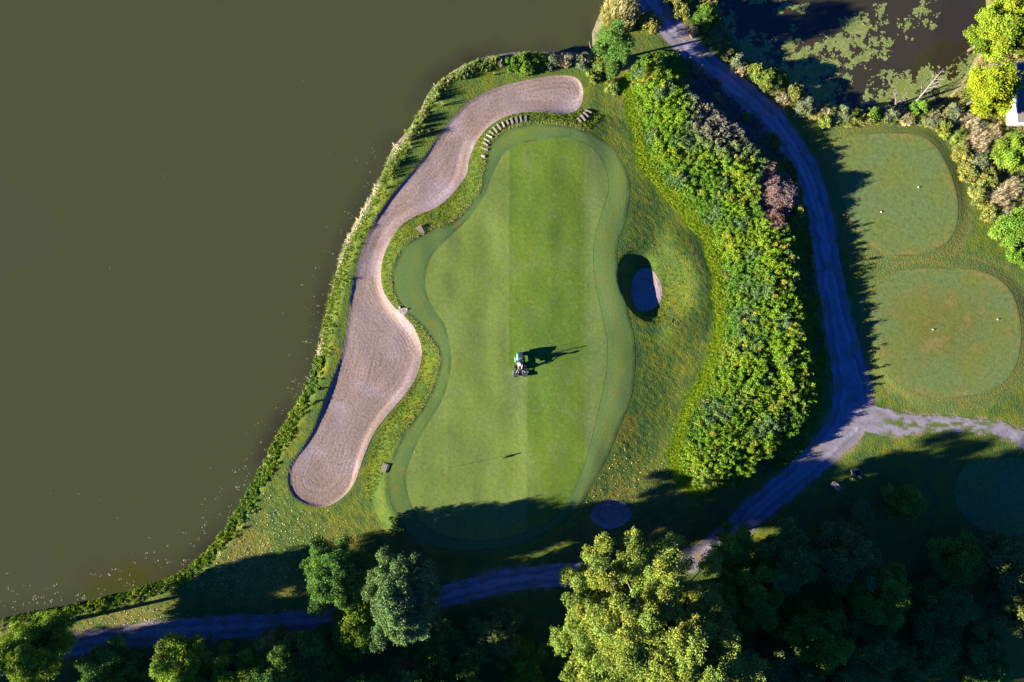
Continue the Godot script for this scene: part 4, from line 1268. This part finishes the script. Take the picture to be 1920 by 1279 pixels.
func mower() -> void:
	# a triplex greens mower: cutting units in front (towards the bottom), engine behind
	var o := thing("mower", at(975, 681), deg_to_rad(3.0))
	o.position.y += 0.022
	var s := Shape.new()
	# hood: rounded sections from the seat back to the tail
	var secs := []
	for q in [[-0.28, 0.60, 0.86], [-0.34, 0.74, 0.98], [-0.62, 0.78, 1.04], [-1.02, 0.76, 1.00], [-1.20, 0.66, 0.92], [-1.26, 0.52, 0.78]]:
		var ring := []
		for k in 12:
			var t := TAU * k / 12.0
			var cx := signf(cos(t)) * pow(absf(cos(t)), 0.5)
			var cy := signf(sin(t)) * pow(absf(sin(t)), 0.5)
			ring.append(Vector3(cx * q[1] * 0.5, 0.40 + (q[2] - 0.40) * (0.5 + 0.5 * cy), q[0]))
		secs.append(ring)
	s.loft(secs)
	part("hood", s.mesh(), M.green_paint, o)
	s = Shape.new()
	s.box(Vector3(0.05, 1.05, -0.90), Vector3(0.50, 0.10, 0.46), Basis(), 0.03)
	for k in 5: s.box(Vector3(0.05, 1.11, -1.07 + k * 0.085), Vector3(0.42, 0.02, 0.035))
	part("engine_grille", s.mesh(), M.black, o)
	for k in [-1.0, 1.0]:
		s = Shape.new()
		s.box(Vector3(k * 0.47, 0.66, -0.45), Vector3(0.20, 0.36, 0.62), Basis(), 0.05)
		part("fuel_tank", s.mesh(), M.green_paint if k < 0 else M.black, o)
	s = Shape.new()
	s.box(Vector3(0, 0.42, -0.1), Vector3(0.62, 0.10, 1.7), Basis(), 0.02)
	s.box(Vector3(0, 0.36, 0.55), Vector3(0.90, 0.05, 0.55))
	part("chassis", s.mesh(), M.black, o)
	s = Shape.new()
	s.box(Vector3(0, 0.80, -0.02), Vector3(0.48, 0.12, 0.46), Basis(), 0.05)
	part("seat", s.mesh(), M.black, o)
	s = Shape.new()
	s.box(Vector3(0, 1.08, -0.26), Vector3(0.46, 0.48, 0.10), Basis(Vector3.RIGHT, -0.15), 0.04)
	part("seat_back", s.mesh(), M.black, o)
	for k in [-1.0, 1.0]:
		s = Shape.new()
		s.box(Vector3(k * 0.29, 0.98, 0.0), Vector3(0.07, 0.05, 0.36), Basis(), 0.02)
		part("armrest", s.mesh(), M.grey, o)
	s = Shape.new()
	s.tube([Vector3(0, 0.42, 0.78), Vector3(0, 0.98, 0.56)], [0.05, 0.04], 8)
	part("steering_column", s.mesh(), M.black, o)
	s = Shape.new()
	var tilt := Basis(Vector3.RIGHT, 0.45)
	var rim_path := []
	var rim_r := []
	for k in 17:
		var t := TAU * k / 16.0
		rim_path.append(Vector3(0, 1.0, 0.55) + tilt * Vector3(cos(t) * 0.19, 0, sin(t) * 0.19))
		rim_r.append(0.016)
	s.tube(rim_path, rim_r, 5, false)
	for k in 3:
		var t := TAU * k / 3.0
		s.tube([Vector3(0, 1.0, 0.55), Vector3(0, 1.0, 0.55) + tilt * Vector3(cos(t) * 0.19, 0, sin(t) * 0.19)], [0.012, 0.012], 4)
	part("steering_wheel", s.mesh(), M.black, o)
	wheel(o, Vector3(-0.58, 0.24, 0.42), 0.24, 0.24)
	wheel(o, Vector3(0.58, 0.24, 0.42), 0.24, 0.24)
	wheel(o, Vector3(0.0, 0.23, -0.95), 0.23, 0.30)
	# roll bar
	s = Shape.new()
	s.tube([Vector3(-0.33, 0.5, -0.33), Vector3(-0.33, 1.85, -0.40), Vector3(-0.24, 1.98, -0.41), Vector3(0.24, 1.98, -0.41), Vector3(0.33, 1.85, -0.40), Vector3(0.33, 0.5, -0.33)], [0.028, 0.028, 0.028, 0.028, 0.028, 0.028], 6)
	part("roll_bar", s.mesh(), M.black, o)
	s = Shape.new()
	s.tube([Vector3(0.28, 0.9, -1.05), Vector3(0.30, 2.35, -1.1)], [0.012, 0.006], 5)
	part("whip_aerial", s.mesh(), M.black, o)
	# three cutting units with catchers
	for q in [Vector3(-0.52, 0, 1.02), Vector3(0.52, 0, 1.02), Vector3(0, 0, 0.12)]:
		var unit := Node3D.new()
		unit.name = "cutting_unit"
		o.add_child(unit, true)
		unit.position = q
		s = Shape.new()
		var basis := Basis(Vector3.FORWARD, PI / 2)
		s.lathe(Vector3(0, 0.13, 0), [Vector2(0, -0.27), Vector2(0.085, -0.27), Vector2(0.085, 0.27), Vector2(0, 0.27)], 10, basis)
		part("reel", s.mesh(), M.steel, unit)
		s = Shape.new()
		s.lathe(Vector3(0, 0.05, -0.16), [Vector2(0, -0.28), Vector2(0.04, -0.28), Vector2(0.04, 0.28), Vector2(0, 0.28)], 10, basis)
		s.lathe(Vector3(0, 0.05, 0.14), [Vector2(0, -0.28), Vector2(0.04, -0.28), Vector2(0.04, 0.28), Vector2(0, 0.28)], 10, basis)
		part("roller", s.mesh(), M.steel, unit)
		for k in [-1.0, 1.0]:
			s = Shape.new()
			s.box(Vector3(k * 0.31, 0.14, -0.01), Vector3(0.04, 0.22, 0.40), Basis(), 0.015)
			part("end_plate", s.mesh(), M.grey, unit)
		s = Shape.new()
		s.loft([[Vector3(-0.27, 0.10, 0.17), Vector3(0.27, 0.10, 0.17), Vector3(0.27, 0.34, 0.10), Vector3(-0.27, 0.34, 0.10)], [Vector3(-0.25, 0.12, 0.46), Vector3(0.25, 0.12, 0.46), Vector3(0.25, 0.36, 0.50), Vector3(-0.25, 0.36, 0.50)]])
		part("catcher", s.mesh(), M.black if q.z > 0.5 else M.grey, unit)
		s = Shape.new()
		s.tube([Vector3(0, 0.30, -0.02), Vector3(-q.x * 0.6, 0.42, -q.z * 0.35)], [0.03, 0.035], 6)
		part("lift_arm", s.mesh(), M.grey, unit)
	tag(o, "green ride-on mower with black cutting units and catchers on the putting green", "mower")

func rider() -> void:
	# one body, laid out as tapered capsules and meshed as surface nets; local axes as the mower's (+z is forward)
	var o := thing("person", at(975, 681), deg_to_rad(3.0))
	o.position.y += 0.022
	var shirt := Color(0.06, 0.09, 0.22)
	var skin := Color(0.45, 0.25, 0.17)
	var trouser := Color(0.42, 0.40, 0.42)
	var boot := Color(0.05, 0.04, 0.035)
	var bones := []
	var add := func(a: Vector3, b: Vector3, ra: float, rb: float, c: Color): bones.append([a, b, ra, rb, c])
	add.call(Vector3(-0.07, 0.97, -0.04), Vector3(0.07, 0.97, -0.04), 0.13, 0.13, trouser)
	add.call(Vector3(0, 1.02, -0.06), Vector3(0, 1.34, -0.03), 0.145, 0.16, shirt)
	add.call(Vector3(-0.14, 1.43, -0.02), Vector3(0.14, 1.43, -0.02), 0.085, 0.085, shirt)
	add.call(Vector3(0, 1.45, -0.01), Vector3(0, 1.57, 0.02), 0.06, 0.055, skin)
	add.call(Vector3(0, 1.66, 0.02), Vector3(0, 1.71, 0.02), 0.088, 0.098, skin)
	add.call(Vector3(0, 1.585, 0.07), Vector3(0, 1.61, 0.08), 0.045, 0.05, skin)
	add.call(Vector3(0, 1.66, 0.115), Vector3(0, 1.635, 0.135), 0.014, 0.018, skin)
	for k in [-1.0, 1.0]:
		add.call(Vector3(k * 0.095, 1.66, 0.015), Vector3(k * 0.1, 1.69, 0.01), 0.022, 0.02, skin)
		add.call(Vector3(k * 0.19, 1.42, -0.02), Vector3(k * 0.25, 1.18, 0.10), 0.06, 0.048, shirt)
		add.call(Vector3(k * 0.25, 1.18, 0.10), Vector3(k * 0.19, 1.05, 0.38), 0.045, 0.034, skin)
		add.call(Vector3(k * 0.19, 1.05, 0.38), Vector3(k * 0.18, 1.045, 0.47), 0.036, 0.034, skin)
		for f in 4:
			var x: float = k * (0.155 + 0.018 * f)
			add.call(Vector3(x, 1.055, 0.47), Vector3(x, 1.06, 0.535), 0.010, 0.010, skin)
			add.call(Vector3(x, 1.06, 0.535), Vector3(x, 1.03, 0.55), 0.010, 0.009, skin)
		add.call(Vector3(k * 0.155, 1.05, 0.41), Vector3(k * 0.13, 1.04, 0.47), 0.012, 0.010, skin)
		add.call(Vector3(k * 0.09, 0.95, 0.0), Vector3(k * 0.14, 0.96, 0.42), 0.098, 0.068, trouser)
		add.call(Vector3(k * 0.14, 0.96, 0.42), Vector3(k * 0.15, 0.52, 0.58), 0.066, 0.045, trouser)
		add.call(Vector3(k * 0.15, 0.46, 0.56), Vector3(k * 0.16, 0.43, 0.76), 0.05, 0.042, boot)
	var cell := 0.018
	var lo := Vector3(-0.36, 0.36, -0.26)
	var dim := Vector3i(40, 82, 62)
	var val := PackedFloat32Array()
	val.resize(dim.x * dim.y * dim.z)
	val.fill(1.0)
	var near := PackedInt32Array()
	near.resize(val.size())
	for bi in bones.size():
		var b: Array = bones[bi]
		var pa: Vector3 = b[0]
		var ab: Vector3 = b[1] - b[0]
		var l2 := maxf(ab.length_squared(), 1e-8)
		var reach: float = maxf(b[2], b[3]) + 0.06
		var mn := (Vector3(minf(b[0].x, b[1].x), minf(b[0].y, b[1].y), minf(b[0].z, b[1].z)) - lo - Vector3.ONE * reach) / cell
		var mx := (Vector3(maxf(b[0].x, b[1].x), maxf(b[0].y, b[1].y), maxf(b[0].z, b[1].z)) - lo + Vector3.ONE * reach) / cell
		for k in range(maxi(int(mn.z), 0), mini(int(mx.z) + 1, dim.z)):
			for j in range(maxi(int(mn.y), 0), mini(int(mx.y) + 1, dim.y)):
				for i in range(maxi(int(mn.x), 0), mini(int(mx.x) + 1, dim.x)):
					var p := lo + Vector3(i, j, k) * cell
					var t := clampf((p - pa).dot(ab) / l2, 0.0, 1.0)
					var d: float = p.distance_to(pa + ab * t) - lerpf(b[2], b[3], t)
					var q := (k * dim.y + j) * dim.x + i
					var old := val[q]
					if d < old: near[q] = bi
					var soft := 0.022 if minf(b[2], b[3]) > 0.03 else 0.006
					var h := clampf(0.5 + 0.5 * (old - d) / soft, 0.0, 1.0)
					val[q] = lerpf(old, d, h) - soft * h * (1.0 - h)
	var s := Shape.new()
	var where := {}
	var nrm := PackedVector3Array()
	for k in dim.z - 1:
		for j in dim.y - 1:
			for i in dim.x - 1:
				var q := (k * dim.y + j) * dim.x + i
				var inside := 0
				for e in 8:
					if val[q + (e & 1) + ((e >> 1) & 1) * dim.x + (e >> 2) * dim.x * dim.y] < 0.0: inside += 1
				if inside == 0 or inside == 8: continue
				var sum := Vector3.ZERO
				var cnt := 0
				for e in 8:
					for ax in 3:
						if e & (1 << ax): continue
						var e2 := e | (1 << ax)
						var va := val[q + (e & 1) + ((e >> 1) & 1) * dim.x + (e >> 2) * dim.x * dim.y]
						var vb := val[q + (e2 & 1) + ((e2 >> 1) & 1) * dim.x + (e2 >> 2) * dim.x * dim.y]
						if (va < 0.0) == (vb < 0.0): continue
						var A := Vector3(e & 1, (e >> 1) & 1, e >> 2)
						var B := Vector3(e2 & 1, (e2 >> 1) & 1, e2 >> 2)
						sum += A.lerp(B, va / (va - vb))
						cnt += 1
				where[q] = s.v.size()
				s.v.append(lo + (Vector3(i, j, k) + sum / cnt) * cell)
				s.c.append(bones[near[q]][4])
	for k in range(1, dim.z - 1):
		for j in range(1, dim.y - 1):
			for i in range(1, dim.x - 1):
				var q := (k * dim.y + j) * dim.x + i
				var steps := [1, dim.x, dim.x * dim.y]
				for ax in 3:
					if (val[q] < 0.0) == (val[q + steps[ax]] < 0.0): continue
					var s1: int = steps[(ax + 1) % 3]
					var s2: int = steps[(ax + 2) % 3]
					var r := [q, q - s1, q - s1 - s2, q - s2]
					if not (where.has(r[0]) and where.has(r[1]) and where.has(r[2]) and where.has(r[3])): continue
					if val[q] < 0.0: r.reverse()
					for t in [0, 1, 2, 0, 2, 3]: s.idx.append(where[r[t]])
	part("body", s.mesh(), M.cloth, o)
	# cap
	var cap := Shape.new()
	cap.lathe(Vector3(0, 1.725, 0.015), [Vector2(0.112, -0.03), Vector2(0.116, 0.01), Vector2(0.10, 0.06), Vector2(0.06, 0.09), Vector2(0.0, 0.10)], 14)
	var brim := []
	for k in 9:
		var t := PI * k / 8.0
		brim.append(Vector3(cos(t) * 0.10, 1.705, 0.06 + sin(t) * 0.15))
	for k in range(1, 8): cap.tri(brim[0], brim[k], brim[k + 1])
	part("cap", cap.mesh(), M.white, o)
	tag(o, "person in a white cap, dark shirt and pale trousers driving the mower", "person")

func outward(p: Vector2) -> Vector2:
	# away from the long bunker
	return Vector2(sample(sd.bunker, p.x + 0.3, p.y) - sample(sd.bunker, p.x - 0.3, p.y), sample(sd.bunker, p.x, p.y + 0.3) - sample(sd.bunker, p.x, p.y - 0.3)).normalized()

func lay(p: Vector2, d: Vector2, half: float) -> Basis:
	# a basis whose x runs along d on the slope
	var a := Vector3(p.x - d.x * half, gh(p.x - d.x * half, p.y - d.y * half), p.y - d.y * half)
	var b := Vector3(p.x + d.x * half, gh(p.x + d.x * half, p.y + d.y * half), p.y + d.y * half)
	var x := (b - a).normalized()
	var z := x.cross(Vector3.UP).normalized()
	return Basis(x, z.cross(x), z)

func small_things() -> void:
	rng.seed = 900
	# flag in the hole
	var o := thing("flagstick", at(841, 876))
	o.position.y += 0.022
	var s := Shape.new()
	s.tube([Vector3(0, -0.1, 0), Vector3(0, 2.25, 0)], [0.016, 0.012], 8)
	part("pole", s.mesh(), M.white, o)
	s = Shape.new()
	var last := []
	for k in 9:
		var f := k / 8.0
		var off := Vector3(-0.36 * f, -0.22 * f * f, 0.26 * f + 0.07 * sin(f * 8.0))
		var top := Vector3(0, 2.24, 0) + off
		var low := Vector3(0, 1.86, 0) + off * Vector3(0.9, 0.9, 0.9)
		if last.size():
			s.quad(last[0], top, low, last[1])
		last = [top, low]
	part("flag", s.mesh(), M.flag, o)
	s = Shape.new()
	s.lathe(Vector3.ZERO, [Vector2(0.054, -0.012), Vector2(0.054, 0.003), Vector2(0.060, 0.003), Vector2(0.060, -0.012)], 16)
	part("hole_rim", s.mesh(), M.white, o)
	tag(o, "yellow flag on a white flagstick on the green", "flagstick")
	# balls
	for q in [[979, 936, "white golf ball on the green at the edge of the tree shade"], [779, 846, "white golf ball near the left edge of the green"]]:
		s = Shape.new()
		var prof := []
		for k in 7: prof.append(Vector2(sin(PI * k / 6.0), -cos(PI * k / 6.0)) * 0.035)
		s.lathe(Vector3.ZERO, prof, 12)
		var b := part("golf_ball", s.mesh(), M.white, self)
		b.position = at(q[0], q[1]) + Vector3(0, 0.055, 0)
		tag(b, q[2], "golf ball", "golf balls on the green")
	# tee markers
	for q in [[1720, 352, "white tee marker on the upper tee, in the long shadow"], [1650, 398, "white tee marker on the upper tee close to the thicket's shade"], [1747, 618, "white tee marker in the worn middle of the lower tee"], [1868, 599, "white tee marker near the right edge of the lower tee"]]:
		o = thing("tee_marker", at(q[0], q[1]))
		o.position.y += 0.012
		s = Shape.new()
		s.lathe(Vector3.ZERO, [Vector2(0, 0.02), Vector2(0.045, 0.025), Vector2(0.07, 0.055), Vector2(0.07, 0.09), Vector2(0.045, 0.12), Vector2(0, 0.135)], 14)
		part("knob", s.mesh(), M.white, o)
		s = Shape.new()
		s.tube([Vector3(0, -0.1, 0), Vector3(0, 0.04, 0)], [0.012, 0.014], 6)
		part("spike", s.mesh(), M.steel, o)
		tag(o, q[2], "tee marker", "white tee markers")
	# timbers let into the bank above the green
	var spots := [[906.5, 295], [909, 281], [911, 272], [913, 264.5], [918, 257.5], [922, 250.5], [929, 245.5], [936, 240], [944, 236], [952, 232], [960, 229.5], [968.5, 227], [977, 226], [986, 225], [1086, 228], [1093, 223], [1098.5, 216.5], [1103, 209.5]]
	var ordinal := ["lowest", "second", "third", "fourth", "fifth", "sixth", "seventh", "eighth", "ninth", "tenth", "eleventh", "twelfth", "thirteenth", "fourteenth"]
	for k in spots.size():
		var p := P(spots[k][0], spots[k][1])
		var d := outward(p)
		var l := rng.randf_range(0.62, 0.95) if k > 0 else 0.45
		s = Shape.new()
		s.box(Vector3.ZERO, Vector3(l, 0.14, rng.randf_range(0.15, 0.25)), Basis(), 0.02)
		var t := part("timber", s.mesh(), [M.timber, M.bare, M.timber_grey][rng.randi() % 3], self)
		t.basis = lay(p, d.rotated(rng.randf_range(-0.18, 0.18)), 0.5)
		t.position = Vector3(p.x, gh(p.x, p.y) + rng.randf_range(0.05, 0.11), p.y)
		var label: String = "weathered timber in the bank above the green, %s of the long row" % ordinal[k] if k < 14 else "weathered timber at the bunker's right end, %s of four" % ["lowest", "second", "third", "uppermost"][k - 14]
		tag(t, label, "timber", "timbers let into the bunker bank")
	# wooden steps
	for q in [[723, 875, -0.35, "wooden steps in the bank near the bunker's lower end"], [790, 433, 0.5, "small wooden steps in the bank at the bunker's inner bend"]]:
		o = thing("bank_steps", at(q[0], q[1]), q[2])
		for k in 3:
			s = Shape.new()
			s.box(Vector3(-0.22 + k * 0.21, 0.05 + k * 0.07, 0), Vector3(0.17, 0.06, 0.85), Basis(), 0.015)
			part("tread", s.mesh(), M.timber_grey if q[0] > 750 else M.bare, o)
		for k in [-1.0, 1.0]:
			s = Shape.new()
			s.box(Vector3(0, 0.06, k * 0.46), Vector3(0.72, 0.12, 0.06), Basis(Vector3.BACK, 0.28))
			part("stringer", s.mesh(), M.timber_dark, o)
		tag(o, q[3], "steps", "wooden steps into the bunker")
	# stones at the sandy gap
	for q in [[752, 577, 0.16, "larger pale stone at the sandy gap in the bank"], [765, 580, 0.12, "smaller pale stone at the sandy gap in the bank"]]:
		s = Shape.new()
		var secs := []
		for k in 5:
			var ring := []
			for j in 8:
				var t := TAU * j / 8.0
				var r: float = q[2] * [0.8, 1.05, 1.0, 0.75, 0.35][k] * rng.randf_range(0.85, 1.15)
				ring.append(Vector3(cos(t) * r, q[2] * (k * 0.32 - 0.3), sin(t) * r * 0.8))
			secs.append(ring)
		s.loft(secs)
		var st := part("stone", s.mesh(), M.stone, self)
		st.position = at(q[0], q[1]) + Vector3(0, 0.03, 0)
		tag(st, q[3], "stone", "stones at the sandy gap")
	# stakes and driftwood on the lake shore
	for q in [[584, 682, 598, 690, "upper pale stake lying over the shore beside the bunker's widest part"], [572, 706, 583, 713, "lower pale stake lying over the shore beside the bunker's widest part"], [633, 487, 642, 489, "short pale stake on the shore beside the bunker's neck"], [617, 532, 627, 535, "short pale stake on the shore below the bunker's neck"]]:
		var a := P(q[0], q[1], -0.4)
		var b := P(q[2], q[3], -0.4)
		s = Shape.new()
		s.tube([Vector3(a.x, WATER + 0.25, a.y), Vector3(b.x, gh(b.x, b.y) + 0.18, b.y)], [0.04, 0.055], 6)
		tag(part("stake", s.mesh(), M.bare, self), q[4], "stake", "stakes on the lake shore")
	s = Shape.new()
	var w0 := P(1104, 78, -0.5)
	var w1 := P(1107, 88, -0.5)
	var w2 := P(1112, 97, -0.5)
	s.tube([Vector3(w0.x, -0.45, w0.y), Vector3(w1.x, -0.5, w1.y), Vector3(w2.x, -0.62, w2.y)], [0.02, 0.05, 0.07], 6)
	tag(part("driftwood", s.mesh(), M.bare, self), "curved pale driftwood branch at the lake corner under the bushy tree", "branch")
	s = Shape.new()
	var l0 := P(1841, 71, 0.2)
	var l1 := P(1858, 88, 0.6)
	var l2 := P(1872, 101, 0.9)
	s.tube([Vector3(l0.x, -0.5, l0.y), Vector3(l1.x, 0.1, l1.y), Vector3(l2.x, 0.45, l2.y)], [0.05, 0.11, 0.16], 7)
	tag(part("fallen_log", s.mesh(), M.bare, self), "pale fallen log reaching into the pond below the corner tree", "log")
	# litter bin and bench by the fork
	o = thing("litter_bin", at(1601, 884), 0.35)
	for q in [[Vector3(-0.34, 0.45, 0), Vector3(0.05, 0.9, 0.62)], [Vector3(0.34, 0.45, 0), Vector3(0.05, 0.9, 0.62)], [Vector3(0, 0.45, -0.34), Vector3(0.62, 0.9, 0.05)], [Vector3(0, 0.45, 0.34), Vector3(0.62, 0.9, 0.05)]]:
		s = Shape.new()
		s.box(q[0], q[1], Basis(), 0.01)
		part("side_panel", s.mesh(), M.timber, o)
	s = Shape.new()
	s.box(Vector3(0, 0.06, 0), Vector3(0.60, 0.06, 0.60))
	part("floor_panel", s.mesh(), M.black, o)
	s = Shape.new()
	s.lathe(Vector3.ZERO, [Vector2(0.24, 0.10), Vector2(0.27, 0.88), Vector2(0.29, 0.88), Vector2(0.26, 0.10)], 14)
	part("liner", s.mesh(), M.black, o)
	tag(o, "open-topped grey wooden litter bin beside the gravel fork", "litter bin")
	o = thing("bench", at(1563, 911), -0.75)
	for k in 3:
		s = Shape.new()
		s.box(Vector3(0, 0.45, -0.16 + k * 0.15), Vector3(1.2, 0.04, 0.12), Basis(), 0.012)
		part("seat_slat", s.mesh(), M.timber, o)
	for k in 2:
		s = Shape.new()
		s.box(Vector3(0, 0.64 + k * 0.17, -0.29 - k * 0.03), Vector3(1.2, 0.13, 0.035), Basis(), 0.01)
		part("back_slat", s.mesh(), M.timber, o)
	for x in [-0.48, 0.48]:
		for z in [-0.26, 0.18]:
			s = Shape.new()
			s.box(Vector3(x, 0.21 if z > 0 else 0.43, z), Vector3(0.06, 0.43 if z > 0 else 0.88, 0.05))
			part("leg", s.mesh(), M.timber_dark, o)
	tag(o, "small wooden bench in the shade below the litter bin", "bench")
	s = Shape.new()
	s.lathe(Vector3.ZERO, [Vector2(0, 0), Vector2(0.05, 0), Vector2(0.055, 0.16), Vector2(0.02, 0.21), Vector2(0.02, 0.25), Vector2(0, 0.25)], 10)
	var bt := part("bottle", s.mesh(), M.white, self)
	var bp := P(1233, 129, 1.0)
	bt.position = Vector3(bp.x, gh(bp.x, bp.y) + 1.35, bp.y)
	bt.rotation = Vector3(0.4, 0, 1.3)
	tag(bt, "small white bottle caught on top of the thicket near its upper end", "bottle")
